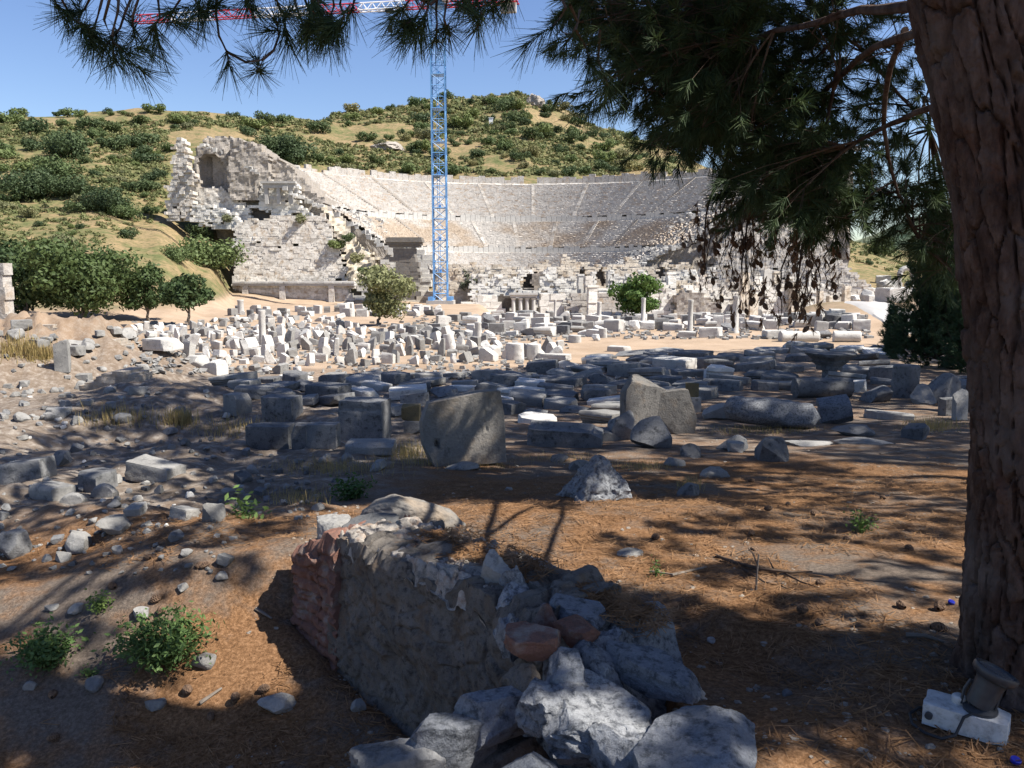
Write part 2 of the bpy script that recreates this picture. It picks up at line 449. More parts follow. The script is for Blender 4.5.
# ------------------------------------------------------------------ terrain
_BY = np.array([-60, -10, 3, 6, 9.5, 15, 22, 30, 45, 58, 95, 165, 900], float)
_BZ = np.array([.6, .1, 0, -.25, -.86, -1.5, -2.1, -2.6, -3.5, -4.1, -4.8, -5.25, -5.6])
OX, OY, RIM = 5.0, 190.0, 76.0       # the theatre's centre and outer radius
# wall line in the foreground (top left edge): near end A, far end B
WA = np.array((.12, 3.24)); WB = np.array((-1.0, 4.39))
_PROF = {   # column px: (distance, picture row) down the visible slope
    -500: [(60, 345), (90, 300), (140, 200), (220, 110), (300, 80)],
    -150: [(80, 325), (110, 290), (160, 215), (230, 140), (300, 96)],
    0: [(98, 323), (120, 292), (165, 228), (230, 152), (300, 112)],
    60: [(98, 323), (122, 290), (168, 228), (232, 152), (302, 112)],
    100: [(98, 322), (125, 287), (170, 226), (235, 152), (305, 111)],
    165: [(102, 321), (130, 292), (178, 232), (240, 160), (310, 110)],
    215: [(115, 318), (140, 305), (180, 262), (200, 220), (250, 150), (315, 113)],
    240: [(150, 309), (180, 296), (190, 270), (205, 200), (255, 150), (320, 116)],
    300: [(180, 304), (188, 280), (215, 200), (270, 168), (335, 117)],
    360: [(182, 303), (240, 200), (274, 174), (370, 107)],
    440: [(184, 303), (240, 200), (274, 182), (392, 96)],
    478: [(184, 303), (240, 200), (274, 182), (395, 95)],
    500: [(120, 319), (184, 318), (240, 200), (274, 182), (398, 91)],
    520: [(120, 319), (184, 318), (240, 200), (274, 182), (400, 89)],
    545: [(120, 319), (184, 318), (240, 200), (274, 182), (402, 100)],
    600: [(120, 319), (184, 318), (240, 200), (274, 182), (400, 124)],
    640: [(120, 319), (184, 318), (240, 200), (274, 182), (396, 138)],
    720: [(120, 319), (184, 318), (240, 205), (272, 185), (375, 172)],
    790: [(120, 318), (182, 316), (225, 262), (260, 222), (350, 205)],
    850: [(172, 302), (200, 292), (260, 268), (345, 240)],
    900: [(165, 302), (220, 286), (270, 272), (360, 250)],
    960: [(165, 303), (240, 284), (400, 262)],
    1400: [(165, 303), (240, 290), (400, 266)],
    1900: [(165, 303), (240, 290), (400, 266)],
}
_PX = np.array(sorted(_PROF)); _YG = np.geomspace(40, 1400, 420)
_PZ = np.zeros((len(_PX), len(_YG)))
for _i, _p in enumerate(_PX):
    pts = _PROF[int(_p)]
    ys = [q[0] for q in pts]; zs = [zrow(q[1], q[0]) for q in pts]
    ys += [ys[-1] + 60, ys[-1] + 300, 1600]; zs += [zs[-1] - 4, zs[-1] * .5 - 5, min(zs[-1] * .3, 10) - 8]
    _PZ[_i] = np.where(_YG < ys[0], np.interp(_YG, _BY, _BZ), np.interp(_YG, ys, zs))
    # meet the plain smoothly at the foot
    f = sstep(ys[0] - 25, ys[0], _YG)
    _PZ[_i] = np.where(_YG < ys[0], np.interp(_YG, _BY, _BZ) * (1 - f) + zs[0] * f, _PZ[_i])
_BR = ([0, 15, 32, 34.5, 47.5, 50, 73.5, 76, 79], [-5.2, -3.6, 6.5, 6.6, 15.7, 15.8, 29, 29, 29])

def left_of_wall(x, y):
    """distance to the left of the wall's line (positive on the lower side)"""
    d = WB - WA; L = np.hypot(*d); d = d / L
    nx, ny = -d[1], d[0]            # left normal
    bend = np.maximum(y - 5.9, 0)
    return (x - WA[0]) * nx + (y - WA[1]) * ny - .25 * bend * 0 , (x - WA[0]) * d[0] + (y - WA[1]) * d[1]

def zg(x, y, detail=True):
    x = np.atleast_1d(np.asarray(x, float)); y = np.atleast_1d(np.asarray(y, float))
    z = np.interp(y, _BY, _BZ)
    far = y > 41
    if far.any():
        yf = y[far]; px = 512 + F * x[far] / yf * .985
        fi = np.clip(np.interp(px, _PX, np.arange(len(_PX))), 0, len(_PX) - 1.0001)
        gj = np.clip(np.interp(np.log(yf), np.log(_YG), np.arange(len(_YG))), 0, len(_YG) - 1.0001)
        i, j = fi.astype(int), gj.astype(int); a, b = fi - i, gj - j
        a = a * a * (3 - 2 * a)
        zf = (_PZ[i, j] * (1 - a) + _PZ[i + 1, j] * a) * (1 - b) + (_PZ[i, j + 1] * (1 - a) + _PZ[i + 1, j + 1] * a) * b
        w = sstep(41, 60, yf)
        z[far] = z[far] * (1 - w) + zf * w
        if detail:
            P = np.stack([x[far] * .03, yf * .03, yf * 0], 1)
            z[far] += fbm(P, 4, 3) * np.clip((z[far] + 4) * .12, 0, 2.6)
        r = np.hypot(x[far] - OX, yf - OY)
        bowl = np.interp(r, *_BR) - 1.3
        ins = (r < RIM + 2) & (yf > OY - 9)
        z[far] = np.where(ins, np.minimum(z[far], bowl), z[far])
        # under the wings and the stage the ground is the level yard
        z[far] = np.where((yf > 150) & (yf < OY - 6) & (px > 330) & (px < 800), np.minimum(z[far], np.where(px > 495, -7.6, -5.0)), z[far])
    # lower ground to the left of the foreground wall, closing beyond its far end
    near = y < 30
    if near.any():
        xn, yn = x[near], y[near]
        l, s = left_of_wall(xn, yn)
        far_end = sstep(1.95, 2.8, s)
        edge = np.clip((l - (-.42 + .25 * far_end + .75 * sstep(-.35, -.95, s))) / (.36 + .9 * far_end), 0, 1); edge = edge * edge * (3 - 2 * edge)
        low = np.interp(yn, [-40, 3, 3.9, 5, 6, 8, 10, 12, 14, 18], [-.8, -.82, -.72, -.38, -.42, -.68, -.95, -1.2, -1.45, -1.8])
        low = low - .12 * sstep(.2, 2.0, l)
        z[near] = np.where(low < z[near], z[near] * (1 - edge) + low * edge, z[near])
    if near.any():
        fp = sstep(-1.0, -.75, l) * sstep(.15, -.05, l) * sstep(-1.1, -.7, s) * sstep(2.5, 2.0, s)
        z[near] -= .10 * fp
    # the sunny mound on the left
    m = np.exp(-(((x + 20) / 7.0) ** 2 + ((y - 31) / 7.5) ** 2) ** 2.2)
    z = z + 2.15 * m
    m2 = np.exp(-(((x + 9.5) / 3.2) ** 2 + ((y - 22) / 3.0) ** 2) ** 1.3)
    z = z + .55 * m2 - .75 * np.exp(-(((x + 7.2) / 2.6) ** 2 + ((y - 16.2) / 2.2) ** 2) ** 1.5)
    # earth mound by the path on the right
    m3 = np.exp(-(((x - 41) / 7.5) ** 2 + ((y - 98) / 9) ** 2) ** 1.6)
    z = z + 2.6 * m3
    if detail:
        P = np.stack([x, y, x * 0], 1)
        amp = .05 + .10 * sstep(-.5, -2.5, x) * sstep(4.5, 7, y) * (y < 30)
        z = z + fbm(P * .8, 4, 21) * amp * 1.6 + fbm(P * 4.5, 3, 22) * amp * .35
        z = z + np.where(y > 25, fbm(P * .22, 3, 23) * .22 * sstep(25, 40, y), 0)
        z = z + m * (fbm(P * .7, 4, 24) * 1.0 + fbm(P * 2.6, 3, 25) * .3)
    return z

def g(x, y): return float(zg(x, y)[0])

_T = np.geomspace(1.5, 700, 330)
def hit(px, row):
    """where the view ray of a picture point meets the ground"""
    X, Y, Z = ray(px, row); T = _T
    k = np.argmax(zg(X * T, Y * T, False) > CAMZ + Z * T)
    if k < 3 or k > len(T) - 4: return None
    for T in (np.linspace(T[k - 3], T[k + 2], 40), _T):
        z = zg(X * T, Y * T) - (CAMZ + Z * T)
        k = np.argmax(z > 0)
        if k: break
    if k == 0: return None
    t = T[k - 1] + (T[k] - T[k - 1]) * z[k - 1] / (z[k - 1] - z[k])
    return np.array((X * t, Y * t, CAMZ + Z * t))

# ---- one sheet from behind the camera to beyond the hills
_ys = np.concatenate([np.linspace(-60, -6, 14), np.linspace(-5, 1.5, 20), np.geomspace(1.6, 1300, 520)])
_u = np.concatenate([np.linspace(-2.6, -.8, 50)[:-1], np.linspace(-.8, .8, 420), np.linspace(.8, 2.6, 50)[1:]])
_W = np.maximum(np.abs(_ys), 2.0) + np.clip(10 - _ys, 0, 12) * .3
gx = _u[None, :] * _W[:, None]; gy = np.repeat(_ys[:, None], len(_u), 1)
gz = zg(gx.ravel(), gy.ravel())
_x, _y = gx.ravel(), gy.ravel()
_px = 512 + F * _x / np.maximum(_y, 1)
_hill = sstep(-4.2, -2.6, gz) * sstep(85, 110, _y)
_sand = sstep(33, 42, _y + 4 * fbm(np.stack([_x * .15, _y * .15, _x * 0], 1), 3, 5)) * (1 - _hill)
_sand = np.maximum(_sand, .55 * np.exp(-(((_x + 21) / 7.0) ** 2 + ((_y - 31.5) / 7) ** 2) ** 2))
_mound = np.exp(-(((_x + 20) / 8.5) ** 2 + ((_y - 31) / 9) ** 2) ** 2)
_stony = np.clip(sstep(-.8, -2.6, _x - 0.12 * (_y - 6)) * sstep(5.6, 7.4, _y) + sstep(9.5, 13, _y) * .55 + _mound, 0, 1) * (1 - _sand)
_stony = np.maximum(_stony, np.exp(-(((_x - 41) / 9) ** 2 + ((_y - 98) / 10) ** 2) ** 2) * .6)
ground = obj('ground', np.stack([_x, _y, gz], 1), grid_quads(len(_ys), len(_u)), None, M['ground'], None, 179, np.stack([_hill, _sand, _stony], 1))
tag(ground, kind='structure')

# blue distant ridge beyond the right end of the theatre
_hx = np.linspace(200, 3400, 160)
_hr = np.interp(_hx, [200, 700, 900, 1050, 1200, 1500, 2200, 3400], [20, 60, 150, 170, 120, 95, 130, 60]) + fbm(np.stack([_hx * .006, _hx * 0, _hx * 0], 1), 4, 8) * 28
_hv = []
for _k, (_d, _f) in enumerate([(1700, -.05), (1850, .35), (2050, .8), (2200, 1.0), (2500, .6), (2900, -.05)]):
    _hv.append(np.stack([_hx * (1 + .05 * _k), np.full_like(_hx, _d) + 60 * np.sin(_hx * .004), _hr * _f - 6 + fbm(np.stack([_hx * .01, np.full_like(_hx, _k), _hx * 0], 1), 3, 9) * 14], 1))
dh = obj('distant_hill', np.vstack(_hv), grid_quads(6, len(_hx)), None, M['farhill'], None, 179)
tag(dh, kind='structure')

# pale path on the right, laid on the ground
_pp = []
_edges = [(930, 334, 800, 334)]
_path_l = [(905, 334), (878, 322), (856, 312), (838, 305.5)]
_path_r = [(1000, 334), (985, 322), (960, 312), (945, 305.5)]
_L = [hit(*p) for p in _path_l]; _Rr = [hit(*p) for p in _path_r]
_V = []
_ts, _ss = np.linspace(0, 3, 46), np.linspace(0, 1, 30)
for t in _ts:
    i = min(int(t), 2); a = t - i
    l = _L[i] * (1 - a) + _L[i + 1] * a; r = _Rr[i] * (1 - a) + _Rr[i + 1] * a
    for s in _ss:
        p = l * (1 - s) + r * s; brd = t in (_ts[0], _ts[-1]) or s in (_ss[0], _ss[-1])
        _V.append((p[0], p[1], g(p[0], p[1]) + (-.5 if brd else .16)))
tag(obj('path', np.array(_V), grid_quads(46, 30), None, M['road'], None, 35), kind='structure')
# ------------------------------------------------------------------ masonry helpers
def inside(poly, u, v):
    u = np.asarray(u, float); v = np.asarray(v, float); r = np.zeros(u.shape, bool)
    n = len(poly)
    for i in range(n):
        x0, y0 = poly[i]; x1, y1 = poly[(i + 1) % n]
        if y0 == y1: continue
        c = ((y0 > v) != (y1 > v)) & (u < (x1 - x0) * (v - y0) / (y1 - y0) + x0)
        r ^= c
    return r

def pxpoly(pts, y):
    """picture outline at distance y -> (x, z) outline"""
    return [(at(p, r, y)[0], at(p, r, y)[2]) for p, r in pts]

def turn(V, pv, a):
    V = np.array(V, float); x, y = V[:, 0] - pv[0], V[:, 1] - pv[1]
    V[:, 0], V[:, 1] = pv[0] + x * math.cos(a) - y * math.sin(a), pv[1] + x * math.sin(a) + y * math.cos(a)
    return V

def ashlar(mb, poly, y, thick=1.6, course=.62, length=1.25, holes=(), jitter=.05, seed=0, rag=.5, miss=.02, slope=0.0, front=.2, rot=0.0):
    """coursed blocks filling an (x, z) outline standing at distance y; slope leans the face back"""
    rg = np.random.default_rng(seed)
    xs = [p[0] for p in poly]; zs = [p[1] for p in poly]
    z = min(zs); C, S = [], []
    while z < max(zs):
        h = course * rg.uniform(.8, 1.2)
        x = min(xs) - rg.uniform(0, length)
        while x < max(xs):
            l = length * rg.uniform(.55, 1.45)
            cx, cz = x + l / 2, z + h / 2
            jx = rg.normal() * rag * .4
            if inside(poly, [cx + jx], [cz + rg.normal() * rag * .3])[0] and not any(inside(hh, [cx], [cz])[0] for hh in holes) and rg.random() > miss:
                dy = rg.normal() * jitter
                if rg.random() < .08: dy -= front * rg.random()
                C.append((cx, y + thick / 2 + dy + slope * (cz - min(zs)), cz)); S.append((l * .99, thick, h * .985))
            x += l
        z += h
    if C:
        mb.boxes(C, S, .025)
        if rot: mb.V[-1] = turn(mb.V[-1], ((min(xs) + max(xs)) / 2, y), rot)
    return mb

def rough_face(poly, y, depth, cell=.45, amp=.7, seed=0, niches=(), holes=(), lean=0.0):
    """ruined concrete mass: an uneven front over an (x, z) outline, carried back by depth.
    niches: (x, z_bottom, half_width, straight_height, depth) apses carved into it"""
    xs = [p[0] for p in poly]; zs = [p[1] for p in poly]
    nx = int((max(xs) - min(xs)) / cell) + 2; nz = int((max(zs) - min(zs)) / cell) + 2
    X = min(xs) + np.arange(nx + 1) * cell; Z = min(zs) + np.arange(nz + 1) * cell
    gx, gz = np.meshgrid(X, Z)
    P = np.stack([gx.ravel(), gz.ravel(), gx.ravel() * 0 + seed], 1)
    d = fbm(P * .25, 4, seed) * amp + fbm(P * 1.3, 3, seed + 3) * amp * .45
    yy = y + d.reshape(gx.shape) + lean * (gz - min(zs))
    for (cx, zb, hw, sh, dp) in niches:
        q = np.where(gz < zb + sh, np.abs(gx - cx) / hw, np.hypot((gx - cx) / hw, (gz - zb - sh) / hw))
        m = (q < 1) & (gz > zb)
        yy = np.where(m, yy + dp * np.sqrt(np.clip(1 - (np.abs(gx - cx) / hw) ** 2, 0.05, 1)), yy)
    cxs = gx[:-1, :-1] + cell / 2; czs = gz[:-1, :-1] + cell / 2
    jit = fbm(np.stack([cxs.ravel() * .9, czs.ravel() * .9, cxs.ravel() * 0 + 9], 1), 3, seed + 7).reshape(cxs.shape) * 1.1
    keep = inside(poly, cxs + jit, czs + jit * .7)
    for h in holes: keep &= ~inside(h, cxs, czs)
    W = nx + 1; nV = gx.size
    idx = np.arange(nV).reshape(gx.shape)
    a, b, c, e = idx[:-1, :-1], idx[:-1, 1:], idx[1:, 1:], idx[1:, :-1]
    Q = [np.stack([a[keep], b[keep], c[keep], e[keep]], 1)]
    V = np.stack([gx.ravel(), yy.ravel(), gz.ravel()], 1)
    Vb = V.copy(); Vb[:, 1] = y + depth
    def side(m, p, q):
        if m.any(): Q.append(np.stack([q[m], p[m], p[m] + nV, q[m] + nV], 1))
    kp = np.pad(keep, 1)
    side(keep & ~kp[:-2, 1:-1], a, b); side(keep & ~kp[2:, 1:-1], c, e)
    side(keep & ~kp[1:-1, :-2], e, a); side(keep & ~kp[1:-1, 2:], b, c)
    return np.vstack([V, Vb]), np.vstack(Q)

# ------------------------------------------------------------------ the theatre
theatre = thing('ancient_theatre', 'huge ruined marble theatre with curved seating cut into the hillside', 'theatre', (OX, OY, -5.2))
def tp(name, V, Q, T, mat, smooth=0.0, parent=None):
    V = np.asarray(V, float)
    if parent is None: V = V - np.array((OX, OY, -5.2))
    return obj(name, V, Q, T, mat, parent or theatre, smooth)
def tpm(name, mb, mat):
    V, Q, T = mb.data(); return tp(name, V, Q, T, mat)

def tiers(r0, r1, z0, z1, n):
    p = []
    for k in range(n):
        ra = r0 + (r1 - r0) * k / n; za = z0 + (z1 - z0) * (k + 1) / n
        p += [(ra, za - (z1 - z0) / n), (ra + .02, za)]
    p.append((r1, z1)); return p
TH = np.linspace(R(4), R(176), 520)
def ring(prof, seed, wear=.14):
    prof = np.array(prof, float)
    th, _ = np.meshgrid(TH, prof[:, 0]); r = np.repeat(prof[:, 0][:, None], len(TH), 1); z = np.repeat(prof[:, 1][:, None], len(TH), 1)
    P = np.stack([r * np.cos(th), r * np.sin(th), z], -1).reshape(-1, 3)
    n = fbm(P * .9, 3, seed).reshape(r.shape); big = fbm(P * .09, 3, seed + 4).reshape(r.shape)
    fine = vnoise(P * 2.7, seed + 6).reshape(r.shape)
    ruin = np.clip(sstep(R(150), R(176), th) + sstep(R(38), R(18), th), 0, 1)
    z = z + n * (wear + .55 * ruin) + fine * (wear * .8 + .35 * ruin) + big * (.25 + .9 * ruin) - .25
    r = r + fine * (.06 + .25 * ruin)
    V = np.stack([OX + r * np.cos(th), OY + r * np.sin(th), z], -1).reshape(-1, 3)
    return V, grid_quads(len(prof), len(TH))[:, ::-1]
for nm, args, sd in (('seating_tier', (15, 32, -3.6, 6.4, 22), 1), ('seating_tier', (34.5, 47.5, 8.0, 15.6, 17), 2), ('seating_tier', (50, 73.5, 17.2, 28.8, 26), 3)):
    V, Q = ring(tiers(*args), sd)
    tp(nm, V, Q, None, M['seatwarm'] if sd == 2 else M['seat'])
# walks and their parapet walls of upright slabs
for r0, zf, h, sd in ((32, 6.5, 1.6, 5), (47.5, 15.7, 1.6, 6)):
    V, Q = ring([(r0, zf - .4), (r0 + .02, zf), (r0 + 2.4, zf + .05), (r0 + 2.5, zf + .1)], sd, .06)
    tp('walkway', V, Q, None, M['ashlar'])
    mb = MB(); rg = np.random.default_rng(sd)
    for t in np.arange(R(6), R(168), 1.5 / (r0 + 2.5)):
        hh = h * rg.uniform(.55, 1.15)
        if t < R(40) or t > R(150): hh *= rg.uniform(.3, 1.0)
        mb.box((OX + (r0 + 2.6) * math.cos(t), OY + (r0 + 2.6) * math.sin(t), zf + hh / 2 - .2), (.5, 1.42, hh + .4), t)
    tpm('podium_wall', mb, M['marble'])
mb = MB(); rg = np.random.default_rng(5)
for t in np.arange(R(22), R(163), 2.1 / RIM):
    if R(88.3) < t < R(90.2):
        if mb.n: tpm('back_wall', mb, M['seat']); mb = MB()
        continue
    hh = 2.5 * rg.choice([rg.uniform(.85, 1.1), rg.uniform(.35, 1.3)], p=[.7, .3]) * (1 if R(45) < t < R(140) else rg.uniform(.25, .9))
    mb.box((OX + RIM * math.cos(t), OY + RIM * math.sin(t), 28.8 + hh / 2 - .6), (.9, 2.02, hh + 1.2), t)
tpm('back_wall', mb, M['seat'])
V, Q = ring([(73.4, 28.7), (73.6, 29.1), (75.6, 29.1), (75.8, 28)], 11, .08)
tp('walkway', V, Q, None, M['ashlar'])
# the cut ends of the seating
for t, sd in ((R(175.6), 3), (R(4.4), 4)):
    rr_ = np.linspace(15, 76, 130); zz_ = np.linspace(0, 1, 50)
    rg_, zt_ = np.meshgrid(rr_, zz_); zz2 = -6 + (np.interp(rg_, *_BR) - .1 + 6) * zt_
    nn = fbm(np.stack([rg_.ravel() * .5, zz2.ravel() * .5, rg_.ravel() * 0 + sd], 1), 5, sd).reshape(rg_.shape) * 1.6 * (1 - zt_ ** 3)
    c_, s_ = math.cos(t), math.sin(t); sg_ = 1 if t > 1.6 else -1
    V = np.stack([OX + rg_ * c_ - s_ * nn * 0, OY + rg_ * s_ - .4 + nn, zz2], -1).reshape(-1, 3)
    tp('end_wall', V, grid_quads(50, 130), None, M['rubblecore'])
# radial stairways
for k in range(12):
    for (r0, r1, z0, z1, n, cnt) in ((34.6, 47.4, 8.0, 15.6, 34, 11), (50, 73.4, 17.2, 28.8, 52, 12)):
        if k >= cnt: continue
        t = R(14 + 163 * (k + .5) / cnt)
        mb = MB(); c, s = math.cos(t), math.sin(t)
        for q in range(n):
            ra = r0 + (r1 - r0) * (q + .5) / n; za = z0 + (z1 - z0) * (q + .5) / n
            mb.box((OX + ra * c, OY + ra * s, za - .38), ((r1 - r0) / n * 1.02, .95, .9), t)
        tpm('stairway', mb, M['rubblecore'] if k > 7 or k < 3 else M['ashlar'])  # darker material on the outer flights paints the shadow of sunken stairs
# tumbled seat blocks on the ruined right end and the bare left end
mb = MB(); rg = np.random.default_rng(77); C, S = [], []
for _ in range(900):
    t = rg.choice([rg.uniform(R(-4), R(36)), rg.uniform(R(150), R(184))], p=[.72, .28]); r = rg.uniform(20, 75)
    z = float(np.interp(r, *_BR)) + rg.uniform(0, .5)
    C.append((OX + r * math.cos(t), OY + r * math.sin(t), z)); S.append(rg.uniform(.5, 1.5, 3) * (1, 1, .7))
mb.boxes(C, S, .15)
o = tpm('fallen_seat_blocks', mb, M['marble']); o['kind'] = 'stuff'

# ---- the left wing: retaining walls in steps, ruined tower with an apse
mb = MB()
ashlar(mb, pxpoly([(237, 312), (236, 226), (248, 218), (262, 221), (276, 214), (300, 217), (322, 214), (331, 232), (338, 252), (346, 270), (352, 312)], 184), 184, 3.0, .55, 1.05, seed=1, jitter=.05, miss=.012, slope=.05, rag=.5, rot=R(10))
tpm('retaining_wall', mb, M['ashlar'])
V, Q = rough_face(pxpoly([(240, 314), (240, 226), (322, 216), (350, 312)], 185.6), 188.3, 6, .8, .3, 2)
tp('wall_core', V, Q, None, M['rubblecore'])
mb = MB()                                       # projecting cornice and the lower wall with piers
ashlar(mb, pxpoly([(238, 314), (238, 284), (350, 284), (356, 314)], 181.6), 181.6, 2.2, .9, 2.0, seed=2, jitter=.05, miss=0, rag=.2)
for p in (246, 283, 332):
    q = at(p, 308, 181); mb.box((q[0], 181.4, zrow(296, 181)), (1.3, 1.2, 6.2))
tpm('plinth_wall', mb, M['ashlar'])
mb = MB()
for zr_, pr in ((284.5, 1.5), (282.2, 2.0)):
    ashlar(mb, pxpoly([(236, zr_ + 1.2), (236, zr_ - 1.2), (350, zr_ - 1.2), (350, zr_ + 1.2)], 181.4), 181.5 - pr * .5, 3.2, .55, 2.2, seed=3, jitter=.04, miss=.02, rag=.1)
tpm('cornice', mb, M['marble'])
mb = MB()                                       # upper ledge of white blocks with two vaults, their shade painted on dark panels
h1 = pxpoly([(250, 221), (250, 212), (257, 208), (266, 210), (273, 220), (273, 224)], 190); h2 = pxpoly([(290, 231), (291, 216), (298, 211), (310, 217), (317, 226), (317, 232)], 190)
ashlar(mb, pxpoly([(226, 226), (228, 212), (240, 204), (258, 205), (262, 183), (296, 183), (298, 205), (312, 213), (324, 222), (330, 236), (326, 240)], 190), 190, 2.2, .55, .95, (h1, h2), .09, 4, .6, .04, front=.5)
tpm('vaulted_ledge', mb, M['midmarble'])
for nm, hh in (('vault_shade', h1), ('vault_shade', h2)):
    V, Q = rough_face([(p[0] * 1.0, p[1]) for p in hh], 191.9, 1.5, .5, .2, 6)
    tp(nm, V, Q, None, M['shade_panel'])
mb = MB()                                       # little blind aedicula on the ledge
for p in (267, 279, 291):
    q = at(p, 200, 188.6); mb.box((q[0], 188.6, zrow(196, 188.6)), (.8, .8, 3.6))
q = at(279, 186, 188.6); mb.box((q[0], 188.7, q[2]), (7.2, 1.3, .9)); mb.box((q[0], 188.5, q[2] + .75), (8.0, 1.7, .5))
tpm('aedicula', mb, M['marble'])
tower_o = pxpoly([(192, 214), (188, 190), (193, 160), (199, 146), (206, 136), (222, 135), (232, 139), (240, 138), (252, 144), (262, 151), (280, 162), (298, 172), (312, 190), (326, 204), (334, 228), (318, 236), (290, 226), (250, 220), (225, 226)], 193)
nx_, nz_ = at(211, 187, 193)[0], at(211, 187, 193)[2]
V, Q = rough_face(tower_o, 193, 15, .45, .9, 12, [(nx_, nz_, 2.9, 4.6, 4.2)])
tp('ruined_tower', V, Q, None, M['rubblecore'])
V, Q = rough_face(pxpoly([(228, 190), (229, 142), (238, 138), (252, 143), (268, 156), (272, 188), (262, 200), (233, 200)], 190.2), 190.2, 4, .45, .7, 14)
tp('tower_buttress', V, Q, None, M['rubblecore'])
V, Q = rough_face(pxpoly([(196, 212), (197, 188), (222, 187), (232, 196), (246, 203), (246, 216), (225, 222)], 191), 191, 3, .45, .6, 15)
tp('niche_ledge', V, Q, None, M['ashlar'])
mb = MB()
ashlar(mb, pxpoly([(167, 220), (166, 205), (170, 196), (165, 186), (172, 176), (171, 160), (173, 146), (177, 137), (182, 138), (186, 150), (187, 166), (193, 176), (192, 196), (190, 221)], 187), 187, 3.0, .7, .85, seed=8, jitter=.13, miss=.04, rag=.6, front=1.2)
tpm('corner_pier', mb, M['ashlar'])
mb = MB()                                       # tumbled white masonry below tower and pier
ashlar(mb, pxpoly([(190, 222), (192, 206), (206, 204), (222, 210), (238, 214), (240, 226), (226, 232), (205, 226)], 186), 186, 2.0, .55, .9, seed=9, jitter=.13, miss=.1, rag=.7)
tpm('broken_wall', mb, M['midmarble'])
V, Q = rough_face(pxpoly([(316, 200), (330, 212), (345, 226), (360, 246), (378, 268), (396, 284), (410, 304), (352, 312), (346, 270), (334, 236)], 186.5), 186.5, 6, .6, 1.5, 16, lean=.25)
tp('eroded_bank', V, Q, None, M['palebank'])
mb = MB()                                       # white marble facing right of the bank
ashlar(mb, pxpoly([(352, 306), (356, 284), (372, 270), (384, 268), (388, 246), (428, 252), (432, 278), (438, 306)], 183), 183, 2.0, 1.1, 2.6, seed=10, jitter=.10, miss=.02, rag=.6, slope=.12)
tpm('parodos_wall', mb, M['midmarble'])
# pier with a heavy cornice at the left entrance passage
mb = MB()
ashlar(mb, pxpoly([(391, 300), (391, 247), (417, 247), (417, 300)], 176), 176, 4.2, .95, 1.9, seed=11, jitter=.04, miss=0, rag=.05)
tpm('gate_pier', mb, M['slabstone'])
mb = MB()
for rr, w, pr in ((246, 1.0, .2), (243.5, 1.6, .6), (241, 2.3, 1.0), (238.6, 2.0, .8)):
    q0, q1 = at(391, rr, 176), at(417, rr, 176)
    mb.box(((q0[0] + q1[0]) / 2, 178 - pr * .3, q0[2]), (q1[0] - q0[0] + w, 4.2 + pr, .52))
tpm('pier_cornice', mb, M['slabstone'])
# right wing, mostly behind the pine twigs
mb = MB()
ashlar(mb, pxpoly([(712, 306), (716, 252), (730, 236), (752, 224), (772, 214), (800, 232), (826, 246), (846, 266), (868, 284), (880, 304)], 184), 184, 3, .55, 1.05, seed=21, jitter=.08, miss=.04, slope=.06, rag=.8)
tpm('retaining_wall', mb, M['ashlar'])
V, Q = rough_face(pxpoly([(712, 306), (718, 256), (772, 218), (842, 266), (878, 306)], 186.5), 186.6, 6, .8, .5, 22)
tp('wall_core', V, Q, None, M['rubblecore'])
V, Q = rough_face(pxpoly([(738, 240), (744, 214), (756, 202), (776, 206), (800, 216), (820, 236), (800, 250), (770, 252)], 192), 192, 8, .5, .9, 24)
tp('ruined_vault', V, Q, None, M['rubblecore'])

# ------------------------------------------------------------------ the stage building
stage = thing('stage_building', 'ruined stage building with broken doorways and a white columned portal before the seating', 'ruin', (20, 172, -5.2))
def sp(name, V, Q, T, mat):
    return obj(name, np.asarray(V, float) - np.array((20, 172, -5.2)), Q, T, mat, stage)
def spm(name, mb, mat):
    V, Q, T = mb.data(); return sp(name, V, Q, T, mat)
def jag(p0, p1, rb, rt, amp, seed, step=6):
    rg = np.random.default_rng(seed); top = []
    p = p0
    while p < p1:
        w = rg.uniform(.4, 1.6) * step; r = rt + rg.normal() * amp
        top += [(p, r), (min(p + w, p1), r + rg.normal() * .8)]; p += w
    return [(p0, rb)] + top + [(p1, rb)]
mb = MB()
hs = [pxpoly(q, 180) for q in ([(523, 288), (523, 272), (538, 272), (538, 288)], [(580, 283), (580, 271), (583, 268), (587, 271), (587, 283)], [(599, 284), (599, 270), (603, 267), (608, 274), (608, 286)], [(662, 284), (662, 270), (668, 266), (672, 272), (672, 284)])]
ashlar(mb, pxpoly(jag(440, 700, 322, 265, 3.4, 3, 9), 180), 180, 1.8, .55, .95, hs, .05, 31, .35, .01, front=.5, rot=R(9))
spm('rear_wall', mb, M['cream'])
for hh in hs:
    V, Q = rough_face(hh, 181.3, .8, .4, .1, 39); sp('doorway_shade', turn(V, ((at(440, 300, 180)[0] + at(700, 300, 180)[0]) / 2, 180), R(9)), Q, None, M['shade_panel'])  # dark panels behind the openings paint the shade of the doorways
mb = MB()
ashlar(mb, pxpoly(jag(470, 720, 322, 275, 4.5, 4, 9), 176), 176, 1.4, .5, .85, [pxpoly(q, 176) for q in ([(520, 290), (520, 276), (536, 274), (540, 290)], [(577, 288), (578, 268), (592, 268), (592, 288)], [(596, 290), (597, 272), (611, 272), (611, 290)])], .07, 32, .5, .06, front=.5, rot=R(9))
spm('middle_wall', mb, M['midmarble'])
V, Q = rough_face(pxpoly([(531, 292), (530, 276), (545, 270), (560, 278), (578, 276), (580, 292)], 177.5), 177.5, 1.2, .45, .3, 33)
sp('plastered_wall', V, Q, None, M['litmortar'])
mb = MB()
